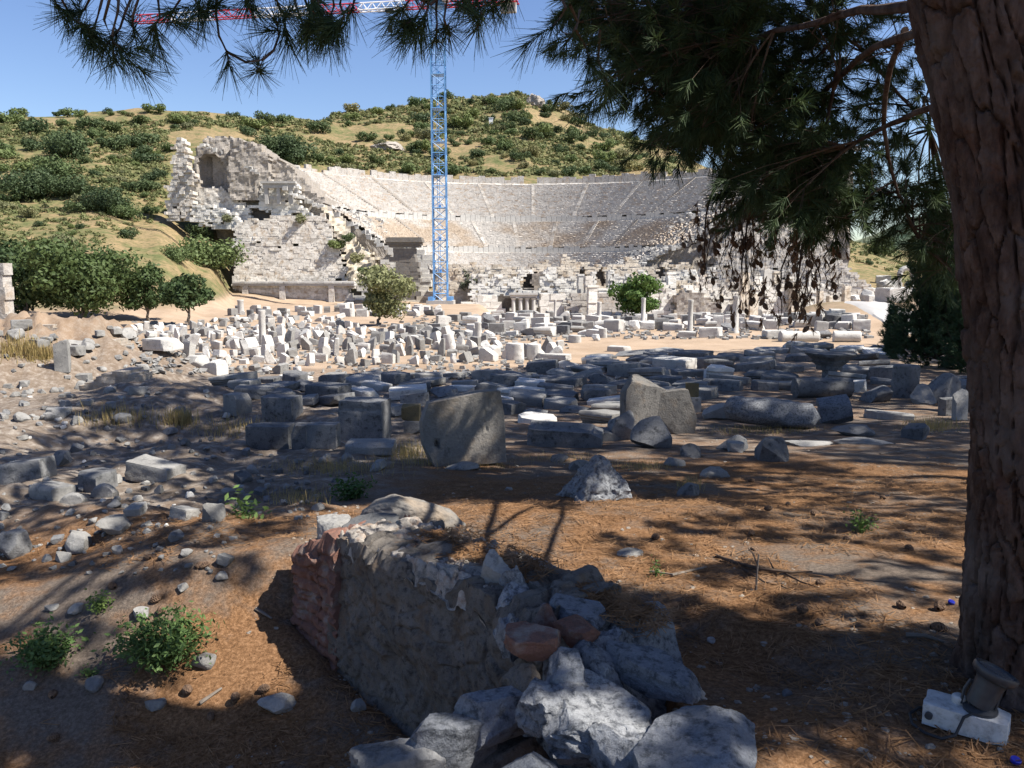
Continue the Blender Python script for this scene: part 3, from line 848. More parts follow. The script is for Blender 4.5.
ashlar(mb, pxpoly([(567, 321), (567, 294), (640, 293), (640, 321)], 168), 168, 1.5, .62, 2.1, seed=34, jitter=.05, miss=.01, rag=.3, rot=R(10))
spm('coursed_wall', mb, M['seat'])
mb = MB()
ashlar(mb, pxpoly([(446, 321), (448, 306), (470, 304), (476, 292), (498, 293), (500, 321)], 167), 167, 1.5, 1.2, 3.0, seed=35, jitter=.05, miss=.0, rag=.3, rot=R(10))
spm('low_marble_wall', mb, M['midmarble']); mb = MB()
ashlar(mb, pxpoly([(541, 321), (541, 297), (567, 296), (567, 321)], 168), 168, 1.4, 1.5, 2.5, seed=36, jitter=.03, miss=.0, rag=.2, rot=R(12))
spm('low_marble_wall', mb, M['midmarble'])
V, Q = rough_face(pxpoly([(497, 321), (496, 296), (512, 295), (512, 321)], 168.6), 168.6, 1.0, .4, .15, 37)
sp('side_door_shade', V, Q, None, M['shade_panel'])  # dark sheet painted in place of the opening's shade
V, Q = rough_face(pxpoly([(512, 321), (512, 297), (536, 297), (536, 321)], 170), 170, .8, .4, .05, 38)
sp('portal_shade', V, Q, None, M['shade_panel'])  # dark sheet painting the shade behind the portal columns
for p in (513.5, 520.5, 527, 533.5):
    q = at(p, 320, 167.5); t = at(p, 298, 167.5); mb = MB()
    mb.lathe([(.55, q[2]), (.55, q[2] + .3), (.42, q[2] + .4), (.38, t[2] - .4), (.55, t[2] - .05), (.55, t[2])], 10, (q[0], 167.5, 0))
    spm('portal_column', mb, M['marble'])
mb = MB(); q = at(523.5, 296, 167.6); mb.box((q[0], 167.7, q[2] - .05), (5.6, 1.2, .45)); mb.box((q[0], 167.6, q[2] + .4), (6.0, 1.5, .42))
spm('portal_lintel', mb, M['marble'])
for k, (p0, p1, rb, rt, am, y, sd, mt) in enumerate([(640, 720, 322, 288, 4, 168, 41, 'midmarble'), (690, 760, 322, 282, 6, 171, 42, 'ashlar'), (745, 830, 322, 286, 5, 170, 43, 'midmarble'), (655, 700, 322, 278, 4, 173, 44, 'cream'), (440, 520, 304, 276, 4, 183, 45, 'cream'), (780, 862, 318, 292, 3, 178, 46, 'ashlar')]):
    mb = MB(); ashlar(mb, pxpoly(jag(p0, p1, rb, rt, am, sd), y), y, 1.4, .55, 1.0, (), .08, sd, .8, .06, front=.4, rot=R(12))
    spm('broken_wall', mb, M[mt])
V, Q = rough_face(pxpoly([(674, 322), (676, 296), (682, 292), (700, 293), (720, 304), (722, 322)], 166), 166, 3, .5, .5, 47)
sp('rubble_core', V, Q, None, M['rubblecore'])

# free-standing piers and short wall ends among the stage ruins
rg = np.random.default_rng(63)
for p in np.arange(574, 850, 9.5):
    y = rg.uniform(165, 179); px = p + rg.normal() * 2.5; w_ = rg.uniform(.9, 2.0); h_ = rg.uniform(1.5, 5.2); zb = zrow(rg.uniform(287, 317), y)
    if 505 < px < 570: zb += 2.5
    q = at(px, 300, y); mb = MB(); zc_ = zb
    while zc_ < zb + h_:
        c_ = rg.uniform(.5, .95); mb.box((q[0] + rg.normal() * .04, y, zc_ + c_ / 2), (w_ * rg.uniform(.92, 1.0), 1.1, c_ * .985), rg.normal() * .02 + .3); zc_ += c_
    if rg.random() < .35: mb.box((q[0], y, zc_ + .2), (w_ * 1.3, 1.4, .4), .3)
    mb.box((q[0], y + .1, zb - 2.0), (w_ * .96, .9, 4.0), .3)
    spm('pier', mb, M[['midmarble', 'cream', 'marble', 'ashlar'][rg.integers(0, 4)]])
# small standing arch far right
mb = MB(); a0 = at(899, 287, 150); a1 = at(912, 287, 150); top = zrow(268, 150); cx = (a0[0] + a1[0]) / 2; rr = (a1[0] - a0[0]) / 2
pa = [(a0[0], 150, a0[2] - .5), (a0[0], 150, top - rr)] + [(cx - rr * math.cos(t), 150, top - rr + rr * math.sin(t)) for t in np.linspace(.2, math.pi - .2, 9)] + [(a1[0], 150, top - rr), (a1[0], 150, a1[2] - .5)]
V, Q, T = mb.tube(pa, .5, 6).data()
tag(obj('stone_arch', V, Q, T, M['marble']), 'small white free-standing stone arch beside the dark conifers', 'arch')

# ------------------------------------------------------------------ tower crane
CY = 165.0
cb = at(441, 304, CY); cxm = cb[0]
crane = thing('tower_crane', 'blue lattice tower crane with a red and white jib above the theatre', 'crane', (cxm, CY, cb[2]))
H = 57.6; hw = 1.35
mb = MB(); rg = np.random.default_rng(1)
for sx in (-1, 1):
    for sy in (-1, 1):
        mb.box((sx * hw, sy * hw, H / 2), (.22, .22, H))
nsec = 27; dz = H / nsec
for k in range(nsec):
    z0, z1 = k * dz, (k + 1) * dz
    for a, b in (((-1, -1), (1, -1)), ((1, -1), (1, 1)), ((1, 1), (-1, 1)), ((-1, 1), (-1, -1))):
        mb.tube([(a[0] * hw, a[1] * hw, z0), (b[0] * hw, b[1] * hw, z0)], .065, 4, False)
        p, q = (a, b) if k % 2 else (b, a)
        mb.tube([(p[0] * hw, p[1] * hw, z0), (q[0] * hw, q[1] * hw, z1)], .065, 4, False)
    if k % 3 == 0:
        mb.box((0, 0, z0), (2.7, 2.7, .12)); mb.box((0, 0, z0 + .3), (.5, .5, .7))
    mb.box((-.4, 0, z0 + dz / 2), (.07, .4, dz)); mb.box((.0, 0, z0 + dz / 2), (.07, .4, dz))
mb.build('mast', M['blue'], crane)
mb = MB(); mb.box((0, 0, .3), (5.5, 5.5, .9)); mb.build('footing', M['concrete'], crane)
for s in (-1, 1):
    for t in (-1, 1):
        mb = MB(); mb.box((s * 1.9, t * 1.9, 1.1), (1.0, 1.0, .8)); mb.build('ballast_block', M['blue'], crane)
mb = MB(); mb.lathe([(1.5, H - .2), (1.5, H + .9), (1.2, H + 1.2)], 14); mb.build('slewing_ring', M['blue'], crane)
mb = MB()
for s in (-1, 1):
    mb.tube([(s * .9, -.9, H + 1), (0, 0, H + 9)], .14, 5); mb.tube([(s * .9, .9, H + 1), (0, 0, H + 9)], .14, 5)
mb.build('apex', M['red'], crane)
mb = MB(); mb.box((1.7, -1.2, H + 1.6), (1.3, 1.8, 2.1)); cab = mb.build('cab', M['white'], crane)
mb = MB(); mb.box((1.7, -2.12, H + 1.9), (1.0, .05, 1.1)); mb.build('window', M['lampglass'], cab)
jd = np.array((-1.0, .16, 0)); jd /= np.linalg.norm(jd); jn = np.array((-jd[1], jd[0], 0))
def lattice(s0, s1, z, wid, ht, name, mat):
    mb = MB(); n = max(2, int(round(abs(s1 - s0) / 2.0)))
    L = [jd * s0, jd * s1]; up = np.array((0, 0, 1.0))
    for off in (jn * wid, -jn * wid, up * ht):
        mb.tube([L[0] + off + up * z, L[1] + off + up * z], .13, 4)
    for k in range(n):
        a = jd * (s0 + (s1 - s0) * k / n) + up * z; b = jd * (s0 + (s1 - s0) * (k + .5) / n) + up * z; c = jd * (s0 + (s1 - s0) * (k + 1) / n) + up * z
        for sg in (-1, 1):
            mb.tube([a + sg * jn * wid, b + up * ht], .07, 4, False); mb.tube([b + up * ht, c + sg * jn * wid], .07, 4, False)
        mb.tube([a + jn * wid, c - jn * wid], .06, 4, False)
    mb.build(name, mat, crane)
jz = H - .1
bounds = [1.5, 6.5, 16, 26, 38, 47, 56, 64]
for k in range(7):
    lattice(bounds[k], bounds[k + 1], jz, .7, 1.5, 'jib_section', M['red'] if k % 2 == 0 else M['white'])
lattice(-1.5, -16, jz, .8, .9, 'counter_jib', M['red'])
mb = MB(); mb.box(tuple(-jd * -1 * -14.0 + np.array((0, 0, jz - .6))), (3.0, 1.2, 2.2), math.atan2(jd[1], jd[0])); mb.build('counterweight', M['concrete'], crane)
mb = MB(); mb.tube([(0, 0, H + 9), tuple(jd * 40 + np.array((0, 0, jz + 1.5)))], .06, 4, False); mb.tube([(0, 0, H + 9), tuple(-jd * 14 + np.array((0, 0, jz + .9)))], .06, 4, False)
mb.build('tie_rope', M['cable'], crane)
tj = jd * 9.6
mb = MB(); mb.box(tuple(tj + np.array((0, 0, jz - .3))), (1.6, 1.3, .5), math.atan2(jd[1], jd[0])); mb.build('trolley', M['cable'], crane)
mb = MB(); mb.tube([tuple(tj + np.array((0, 0, jz - .4))), tuple(tj + np.array((0, 0, jz - 3.2)))], .05, 4); mb.build('hoist_rope', M['cable'], crane)
mb = MB(); mb.box(tuple(tj + np.array((0, 0, jz - 3.6))), (.9, .6, 1.2)); mb.tube([tuple(tj + np.array((.0, 0, jz - 4.2))), tuple(tj + np.array((.3, 0, jz - 4.6))), tuple(tj + np.array((0, 0, jz - 5.0))), tuple(tj + np.array((-.3, 0, jz - 4.7)))], .12, 5)
mb.build('hook_block', M['cable'], crane)
# ------------------------------------------------------------------ foliage
def leaves(C, N, size, rg, aspect=.6, flat=.6):
    """leaf quads at points C, roughly facing N"""
    m = len(C)
    n = N + rg.normal(size=(m, 3)) * flat; n /= np.linalg.norm(n, axis=1)[:, None] + 1e-9
    a = np.cross(n, rg.normal(size=(m, 3))); a /= np.linalg.norm(a, axis=1)[:, None] + 1e-9
    b = np.cross(n, a)
    s = (size * rg.uniform(.6, 1.4, m))[:, None]
    V = np.stack([C - a * s, C - b * s * aspect + a * s * .1, C + a * s, C + b * s * aspect + a * s * .1], 1).reshape(-1, 3)
    return V, np.arange(m * 4).reshape(-1, 4)

def clump_points(centers, radii, per, rg, shell=.55):
    """points in the outer part of several lumps -> points, outward normals"""
    P, N = [], []
    for c, r, k in zip(centers, radii, per):
        d = rg.normal(size=(k, 3)); d /= np.linalg.norm(d, axis=1)[:, None]
        rad = rg.uniform(shell, 1.0, k) ** .7
        rr = np.asarray(r) * (1 + .25 * vnoise(d * 2.3 + c, 5)[:, None])
        P.append(np.asarray(c) + d * rr * rad[:, None]); N.append(d)
    return np.vstack(P), np.vstack(N)

def shrub_mesh(name, seed, mat, lumps=5, n=300, size=.10, tall=.8, spread=.55):
    rg = np.random.default_rng(seed)
    C = [np.array((0, 0, .42 * tall))]; Rr = [np.array((.55, .55, .45 * tall))]
    for _ in range(lumps):
        a = rg.uniform(0, 6.28); q = rg.uniform(.3, spread + .2)
        C.append(np.array((q * math.cos(a), q * math.sin(a), tall * rg.uniform(.25, .75)))); Rr.append(np.array((1, 1, .85)) * rg.uniform(.25, .45))
    P, N = clump_points(C, Rr, [n // 3] + [n // (lumps + 1)] * lumps, rg)
    k = P[:, 2] > .01; P, N = P[k], N[k]
    V, Q = leaves(P, N, size, rg)
    return new_mesh(name, V, Q, None, mat)

def trunk_limbs(mb, base, top, r0, r1, rg, limbs, spread, tips):
    n = 8; t = np.linspace(0, 1, n)[:, None]
    pth = np.array(base) * (1 - t) + np.array(top) * t
    pth[1:-1] += rg.normal(size=(n - 2, 3)) * r0 * .5 * np.array((1, 1, .2))
    mb.tube(pth, np.linspace(r0, r1, n), 8)
    for k in range(limbs):
        tip = tips[k % len(tips)]
        s = pth[rg.integers(n // 2, n)]
        mid = (s + tip) / 2 + rg.normal(size=3) * .12 * np.linalg.norm(tip - s) + np.array((0, 0, .1 * np.linalg.norm(tip - s)))
        mb.tube([s, mid, tip], [r1 * .8, r1 * .45, r1 * .15], 6)

def tree(name, label, cat, px, row, wpx, top_row, mat, bark, seed, n=2600, leaf=.16, trunk_frac=.25, trunk_r=.22, group=None, lumps=14, flatten=.75, gap=.0, offset=0.0, below=.0):
    rg = np.random.default_rng(seed)
    b = hit(px, row); y = b[1]
    H = at(px, top_row, y)[2] - b[2]; W = wpx / F * y / 2
    root = thing(name, label, cat, tuple(b), 0, group)
    zc = H * (trunk_frac + (1 - trunk_frac) / 2); hz = H * (1 - trunk_frac) / 2
    C, Rr, per = [], [], []
    for _ in range(lumps):
        d = rg.normal(size=3); d /= np.linalg.norm(d); q = rg.uniform(.35, .78)
        C.append(np.array((d[0] * W * q + offset * W, d[1] * W * q, zc + d[2] * hz * q))); s = rg.uniform(.28, .46)
        Rr.append(np.array((W * s, W * s, min(W, hz) * s * 1.05))); per.append(int(n / lumps))
    P, N = clump_points(C, Rr, per, rg, .35)
    P[:, 2] = np.maximum(P[:, 2], H * below)
    mb = MB(); trunk_limbs(mb, (0, 0, -.2), (offset * W * .4, 0, H * (trunk_frac + .12)), trunk_r, trunk_r * .6, rg, min(lumps, 9), W, C)
    mb.build('trunk', bark, root, 40)
    V, Q = leaves(P, N, leaf, rg)
    obj('crown', V, Q, None, mat, root)
    return root

tree('fig_tree', 'largest dark green bushy tree at the foot of the left slope', 'tree', 84, 322, 140, 233, M['figleaf'], M['greybark'], 3, 12000, .26, .03, .3, None, 34, .8, below=.03)
tree('fig_tree', 'dark bushy tree at the left frame edge behind the grey stone pillar', 'tree', 26, 322, 84, 240, M['figleaf'], M['greybark'], 4, 5200, .27, .05, .3, None, 18, below=.04)
tree('fig_tree', 'medium green tree between the largest bushy tree and the small round tree', 'tree', 148, 321, 58, 262, M['figleaf'], M['greybark'], 8, 3400, .25, .08, .2, None, 14, below=.04)
tree('fig_tree', 'small round dark green tree with a bare trunk above the white blocks', 'tree', 189, 325, 66, 266, M['figleaf'], M['greybark'], 5, 4600, .24, .24, .2, None, 16)
tree('olive_tree', 'pale feathery olive tree in front of the left retaining wall', 'tree', 379, 325, 74, 265, M['olivegreen'], M['greybark'], 6, 5200, .22, .10, .2, None, 17)
tree('olive_tree', 'small grey-green round olive tree beside the crane foot', 'tree', 471, 303.5, 29, 262, M['greyolive'], M['greybark'], 7, 2400, .26, .12, .2, None, 10)
tree('mulberry_tree', 'bright green leafy tree standing before the stage ruins', 'tree', 641, 319, 70, 271, M['brightleaf'], M['greybark'], 9, 3400, .30, .14, .2, None, 15)

# ---- shrubs of the hills
SH = {}
for i in range(3):
    SH['mid', i] = shrub_mesh('shrub_mesh', 100 + i, M['shrub'], 5, 900, .07, .65)
    SH['dark', i] = shrub_mesh('shrub_mesh', 110 + i, M['shrubdark'], 6, 1000, .07, .85)
    SH['olive', i] = shrub_mesh('shrub_mesh', 120 + i, M['shrubolive'], 5, 800, .07, .75)
for kd_, mt_, n_, tl_ in (('mid', 'shrub', 3000, .85), ('dark', 'shrubdark', 3200, 1.0), ('olive', 'shrubolive', 2400, .75)):
    SH['big' + kd_] = shrub_mesh('large_shrub_mesh', 130, M[mt_], 9, n_, .042, tl_)
def in_bowl(p): return np.hypot(p[0] - OX, p[1] - OY) < RIM + 1.5 and p[1] > OY - 8
HILL = [(0, 100), (60, 100), (200, 100), (300, 106), (400, 91), (520, 86), (545, 100), (640, 130), (720, 168), (790, 205), (850, 240), (905, 252)]
def hill_ok(px, row):
    top = np.interp(px, [q[0] for q in HILL], [q[1] for q in HILL])
    bot = np.interp(px, [0, 60, 165, 170, 235, 250, 300, 440, 640, 720, 790, 850, 905], [315, 300, 215, 132, 128, 150, 165, 176, 176, 178, 200, 262, 275])
    if row < top + 1 or row > bot: return False
    if 100 < px < 235 and row > 222 + .4 * max(0, 150 - px): return RNG.random() < .12
    if px < 235 and 196 < row < 240: return RNG.random() < .35
    return True
placed = []
COLN = {'mid': 'green', 'dark': 'dark green', 'olive': 'olive-grey'}
def add_shrub(px, row, wpx, kind, label, group, tall=1.0, name='shrub'):
    p = hit(px, row)
    if p is None or in_bowl(p): return False
    s = wpx / F * p[1]
    o = link(name, SH['big' + kind] if wpx > 19 else SH[kind, RNG.integers(0, 3)], None, (p[0], p[1], p[2] - .04 * s), (0, 0, RNG.uniform(0, 6.28)), (s, s, s * tall * RNG.uniform(.8, 1.05)))
    tag(o, label, 'shrub', group); placed.append((px, row, wpx)); return True
for (px, row, w, kd, lb) in [
    (65, 159, 30, 'dark', 'single dark round shrub alone on the left grassy slope'),
    (20, 108, 26, 'dark', 'dark round bush on the skyline at the far left'),
    (60, 178, 26, 'mid', 'wide bush at the top of the left thicket'),
    (28, 200, 34, 'dark', 'broad dark thicket bush low on the left slope by the frame edge'),
    (66, 196, 28, 'dark', 'dark thicket bush right of the broad one on the left slope'),
    (104, 212, 26, 'dark', 'dark bush on the slope left of the ruined corner pier'),
    (122, 218, 22, 'mid', 'smaller green bush just below the dark bush by the corner pier'),
    (198, 106, 24, 'dark', 'tall round dark bush on the skyline above the ruined tower'),
    (99, 106, 28, 'mid', 'round green bush on the skyline above the left slope'),
    (292, 164, 30, 'dark', 'dark tree-like bush just right of the ruined tower top'),
    (272, 158, 26, 'dark', 'dark bush leaning against the sloping tower top'),
    (212, 268, 44, 'mid', 'leafy green bush against the foot of the left retaining wall'),
    (178, 262, 20, 'mid', 'small bush on the tan bank left of the retaining wall'),
    (198, 238, 15, 'dark', 'little dark bush at the top of the tan bank'),
    (228, 282, 22, 'olive', 'olive bush low beside the retaining wall corner'),
    (880, 256, 20, 'dark', 'dark round shrub on the slope right of the theatre'),
    (862, 238, 22, 'mid', 'green shrub at the top of the right-hand slope'),
    (345, 170, 12, 'olive', 'pale olive shrub touching the theatre rim on the left'),
]: add_shrub(px, row, w, kd, lb, None)
def zone_label(px, row):
    if px < 170:
        return ('the open grassy slope left of the ruined tower' if row > 165 else 'the upper left slope') if row > 122 else 'the left skyline'
    if px < 300: return 'the hillside right above the ruined tower' if row > 118 else 'the skyline above the ruined tower'
    if px < 435: return 'the hill between the tower and the crane mast' if row > 115 else 'the crest left of the crane mast'
    if px < 545: return 'the rocky hilltop right of the crane mast' if row < 112 else 'the steep hillside right of the crane mast'
    if px < 735: return 'the slope above the theatre back wall' if row > 150 else 'the falling right shoulder of the hill'
    return 'the slope beyond the right end of the theatre'
n = 0; tries = 0
cand = []
while n < 278 and tries < 9000:
    tries += 1
    px = RNG.uniform(-8, 735) if RNG.random() < .93 else RNG.uniform(735, 905); row = RNG.uniform(84, 320)
    if not hill_ok(px, row): continue
    w = 6 + 12 * RNG.random() ** 1.9 if px < 235 else 5.5 + 10 * RNG.random() ** 1.7
    if any((px - q[0]) ** 2 + ((row - q[1]) * 1.8) ** 2 < (.36 * (w + q[2])) ** 2 for q in placed): continue
    kd = RNG.choice(['mid', 'dark', 'olive'], p=[.45, .35, .2]); sz = 'large' if w > 12 else ('small' if w < 8 else 'medium')
    z = zone_label(px, row)
    if add_shrub(px, row, w, kd, f'{sz} {COLN[kd]} shrub on {z}', f'{sz} {COLN[kd]} shrubs on {z}'): n += 1
# low scrub and smaller bushes beyond counting
Vs, Qs, nv = [], [], 0
rgS = np.random.default_rng(8); cnt = 0; tries = 0
while cnt < 5600 and tries < 26000:
    tries += 1
    px = rgS.uniform(-60, 735) if rgS.random() < .9 else rgS.uniform(735, 960); row = rgS.uniform(84, 300)
    if not hill_ok(min(max(px, 0), 905), row): continue
    p = hit(px, row)
    if p is None or in_bowl(p): continue
    if vnoise(np.array([[p[0] * .045, p[1] * .045, 0]]), 31)[0] < -.17: continue
    s = rgS.uniform(2.6, 8.5) / F * p[1]; k = 34
    d = rgS.normal(size=(k, 3)); d /= np.linalg.norm(d, axis=1)[:, None]; d[:, 2] = np.abs(d[:, 2])
    V, Q = leaves(p + d * np.array((s * .55, s * .55, s * .42)) * rgS.uniform(.5, 1, (k, 1)), d, .17 * s, rgS)
    Vs.append(V); Qs.append(Q + nv); nv += len(V); cnt += 1
tag(obj('hillside_scrub', np.vstack(Vs), np.vstack(Qs), None, M['scrub']), 'low dry scrub covering the hillsides between the shrubs', 'scrub', kind='stuff')
# rock outcrops
for (px, row, w, h, lb) in [(388, 148, 34, 10, 'low brown rock outcrop on the hillside left of the crane mast'), (535, 106, 20, 18, 'craggy brown rock at the summit right of the crane mast')]:
    p = hit(px, row); V, Q = stone('boulder', 20, int(px), .22)
    o = obj('rock_outcrop', V, Q, None, M['rubblecore'], None, 30, loc=tuple(p - np.array((0, 0, .35 * h / F * p[1]))))
    o.scale = (w / F * p[1], w / F * p[1] * .7, h / F * p[1]); tag(o, lb, 'rock')

for (px, row, w, kd, lb) in [(338, 244, 13, 'mid', 'small bush high on the eroded bank right of the retaining wall'), (348, 238, 10, 'dark', 'dark little bush at the top of the eroded bank'), (356, 258, 13, 'olive', 'olive bush half-way down the eroded bank'), (302, 219, 12, 'olive', 'yellowish bush on the ledge above the retaining wall'), (228, 218, 10, 'olive', 'dry tuft on the broken wall under the niche'), (364, 270, 9, 'mid', 'smallest bush low on the eroded bank')]:
    p = at(px, row, 186); s_ = w / F * 186
    tag(link('shrub', SH[kd, 1], None, (p[0], 185.6, p[2] - .4 * s_), (0, 0, 1.0), (s_, s_ * .7, s_)), lb, 'shrub')
# ------------------------------------------------------------------ stones: prototypes
def pm(name, kind, seed, mat, n=10, rough=.035, chips=4, ang=34):
    V, Q = stone(kind, n, seed, rough, chips); return new_mesh(name, V, Q, None, mat, ang)
def drum_mesh(name, seed, mat, flute=False, taper=.95, broken=False):
    n = 40; m = 12; th = np.arange(n) / n * 2 * np.pi
    prof = [(0.0, 0), (.40, 0), (.47, .012), (.49, .04)] + [(.49 * (1 - (1 - taper) * t), t) for t in np.linspace(.1, .9, m)] + [(.49 * taper, .96), (.46 * taper, .99), (.40 * taper, 1), (0.0, 1)]
    prof = np.array(prof); r = np.repeat(prof[:, 0][:, None], n, 1); z = np.repeat(prof[:, 1][:, None], n, 1)
    if flute: r = r * (1 - .035 * (np.cos(th * 14) > .2)[None])
    V = np.stack([r * np.cos(th), r * np.sin(th), z], -1).reshape(-1, 3)
    if broken:
        rg = np.random.default_rng(seed); V = cut(V, [(np.array((rg.uniform(-.6, .6), rg.uniform(-.6, .6), 1.0)), .55), (np.array((.8, .3, .5)), .58)])
    V = V + np.stack([fbm(V * 4 + 5 * k + seed, 3, k + seed) for k in range(3)], 1) * .02
    return new_mesh(name, V, grid_quads(len(prof), n, True), None, mat, 40)
def moulded_mesh(name, seed, mat):
    """cornice block: stepped profile carried along its length, broken ends"""
    prof = [(-.5, 0), (.30, 0), (.30, .18), (.36, .24), (.36, .36), (.43, .46), (.43, .60), (.5, .68), (.5, .92), (.46, 1.0), (-.5, 1.0), (-.5, .5)]
    nx = 14; P = np.array(prof); V = []
    for x in np.linspace(-.5, .5, nx):
        V.append(np.stack([np.full(len(P), x), -P[:, 0], P[:, 1]], 1))
    V = np.vstack(V); m = len(P)
    Q = grid_quads(nx, m, True)
    caps = MB(); caps.add(V, Q)
    for e, s in ((0, 1), (nx - 1, -1)):
        idx = np.arange(m) + e * m; c = len(V)
        ctr = V[idx].mean(0)
        T = [(len(V), idx[i], idx[(i + 1) % m]) if s > 0 else (len(V), idx[(i + 1) % m], idx[i]) for i in range(m)]
        V = np.vstack([V, ctr])
        caps.T.append(np.array(T))
    rg = np.random.default_rng(seed)
    V = cut(V - (0, 0, .5), [(np.array((1.0, rg.uniform(-.5, .5), rg.uniform(-.4, .6))), .5), (np.array((-1, .4, .5)), .6)]) + (0, 0, .5)
    V = V + np.stack([fbm(V * 4 + 5 * k + seed, 3, k + seed) for k in range(3)], 1) * .025
    return new_mesh(name, V, np.vstack(caps.Q), np.vstack(caps.T), mat, 32)
def capital_mesh(name, seed, mat):
    n = 32; th = np.arange(n) / n * 2 * np.pi
    prof = [(0.0, 0), (.28, 0), (.30, .05), (.29, .2), (.33, .35), (.40, .55), (.36, .58), (.44, .78), (.5, .86), (.5, 1.0), (0.0, 1.0)]
    prof = np.array(prof); sq = np.interp(prof[:, 1], [0, .5, .85, 1], [0, .1, .9, .9])
    c = 1 / np.maximum(np.abs(np.cos(th)), np.abs(np.sin(th)))
    r = prof[:, 0][:, None] * (1 - sq[:, None] + sq[:, None] * np.minimum(c, 1.25)[None])
    r *= 1 + .10 * np.sin(th * 8)[None] * np.interp(prof[:, 1], [.1, .4, .8], [0, 1, 0])[:, None]
    V = np.stack([r * np.cos(th), r * np.sin(th), np.repeat(prof[:, 1][:, None], n, 1)], -1).reshape(-1, 3)
    V = V + np.stack([fbm(V * 5 + 5 * k + seed, 3, k + seed) for k in range(3)], 1) * .05
    return new_mesh(name, V, grid_quads(len(prof), n, True), None, mat, 40)

def proto_set(mat):
    return {
        'block': [pm('block_mesh', 'block', 200 + i, mat) for i in range(6)],
        'slab': [pm('slab_mesh', 'slab', 220 + i, mat, chips=5) for i in range(6)],
        'boulder': [pm('boulder_mesh', 'boulder', 240 + i, mat, 10, .06) for i in range(4)],
        'rock': [pm('rock_mesh', 'rock', 260 + i, mat, 8, .05) for i in range(6)],
        'drum': [drum_mesh('drum_mesh', 280 + i, mat, i % 2 == 1, .95, i == 2) for i in range(3)],
        'moulded': [moulded_mesh('moulded_mesh', 290 + i, mat) for i in range(3)],
        'capital': [capital_mesh('capital_mesh', 300, mat)],
    }
PM = {'marble': proto_set(M['marble']), 'grey': proto_set(M['greystone']), 'pale': proto_set(M['palestone'])}
KNAME = {'block': 'marble_block', 'slab': 'marble_slab', 'drum': 'column_drum', 'moulded': 'cornice_block', 'capital': 'column_capital', 'boulder': 'boulder', 'rock': 'stone'}
KCAT = {'block': 'stone block', 'slab': 'stone slab', 'drum': 'column drum', 'moulded': 'cornice block', 'capital': 'column capital', 'boulder': 'boulder', 'rock': 'stone'}
KWORD = {'block': 'squared block', 'slab': 'upright broken slab', 'drum': 'column drum', 'moulded': 'moulded cornice block', 'capital': 'carved capital', 'boulder': 'boulder', 'rock': 'stone'}

def put(px, row, wpx, hpx, kind, setn, label, group=None, depth=.7, rz=0.0, tilt=(0, 0), sink=.05, name=None, var=None, mesh=None):
    """a stone standing on the ground at a picture point, wpx wide and hpx high there"""
    p = hit(px, row)
    if p is None: return None
    s = p[1] / F
    me = mesh or PM[setn][kind][var if var is not None else RNG.integers(0, len(PM[setn][kind]))]
    w, h = wpx * s, hpx * s
    d = w * depth
    y = p[1] + d * .35
    o = link(name or KNAME[kind], me, None, (p[0], y, g(p[0], y) - sink * h), (tilt[0], tilt[1], rz), (w, d, h))
    return tag(o, label, KCAT[kind], group)

# ---- A: the sunlit yard of upright fragments
rows = [(372, 236, 300, 16, 20), (364, 216, 480, 14, 22), (357, 192, 556, 14, 25), (350, 180, 566, 14, 23), (345, 165, 500, 12.5, 20), (340, 150, 470, 11.5, 18),
        (336, 142, 450, 11, 16), (332, 132, 440, 10.5, 14), (328, 126, 360, 10.5, 13), (324, 205, 350, 10.5, 12), (320.5, 225, 345, 10, 10)]
LM = [(152, 334, 'near the small round tree'), (189, 330, 'in front of the small round tree'), (250, 345, 'left of the thin standing post'), (264, 330, 'around the thin standing post'), (310, 345, 'between the thin post and the olive tree'), (379, 330, 'at the foot of the pale olive tree'), (420, 345, 'right of the pale olive tree'), (478, 345, 'around the short white post'), (540, 355, 'at the right end of the yard'), (230, 368, 'at the near left corner of the yard'), (330, 365, 'along the near edge of the yard'), (430, 362, 'on the near edge right of centre')]
def lmk(px, row, L):
    return min(L, key=lambda q: (px - q[0]) ** 2 + (2.2 * (row - q[1])) ** 2)[2]
nA = 0
for (row, p0, p1, sp_, h) in rows:
    px = p0
    while px < p1:
        q = px + RNG.normal() * 2.2; r = row + RNG.normal() * 1.1
        kd = RNG.choice(['slab', 'block', 'moulded', 'drum', 'boulder'], p=[.48, .2, .12, .05, .15])
        hh = h * RNG.uniform(.38, .9) * (.62 if kd in ('block', 'boulder', 'moulded') else .9); ww = sp_ * RNG.uniform(.5, .98)
        tone = RNG.choice(['marble', 'pale'], p=[.6, .4])
        rz = R(-32) + RNG.normal() * .28 if RNG.random() < .8 else RNG.uniform(-1.2, 1.2)
        tw = 'leaning ' if (ti := RNG.normal() * .2) > .22 else ''
        sz = 'tall' if hh > 15 else ('low' if hh < 8 else 'mid-height')
        lb = f"{tw}{sz} {'white' if tone == 'marble' else 'greyish'} {KWORD[kd]} {lmk(q, r, LM)}"
        if put(q, r, ww, hh, kd, tone, lb, 'fragments in the sunlit yard: ' + lb, RNG.uniform(.45, .9), rz, (RNG.normal() * .13, ti), .09): nA += 1
        px += sp_ * RNG.uniform(.75, 1.1)
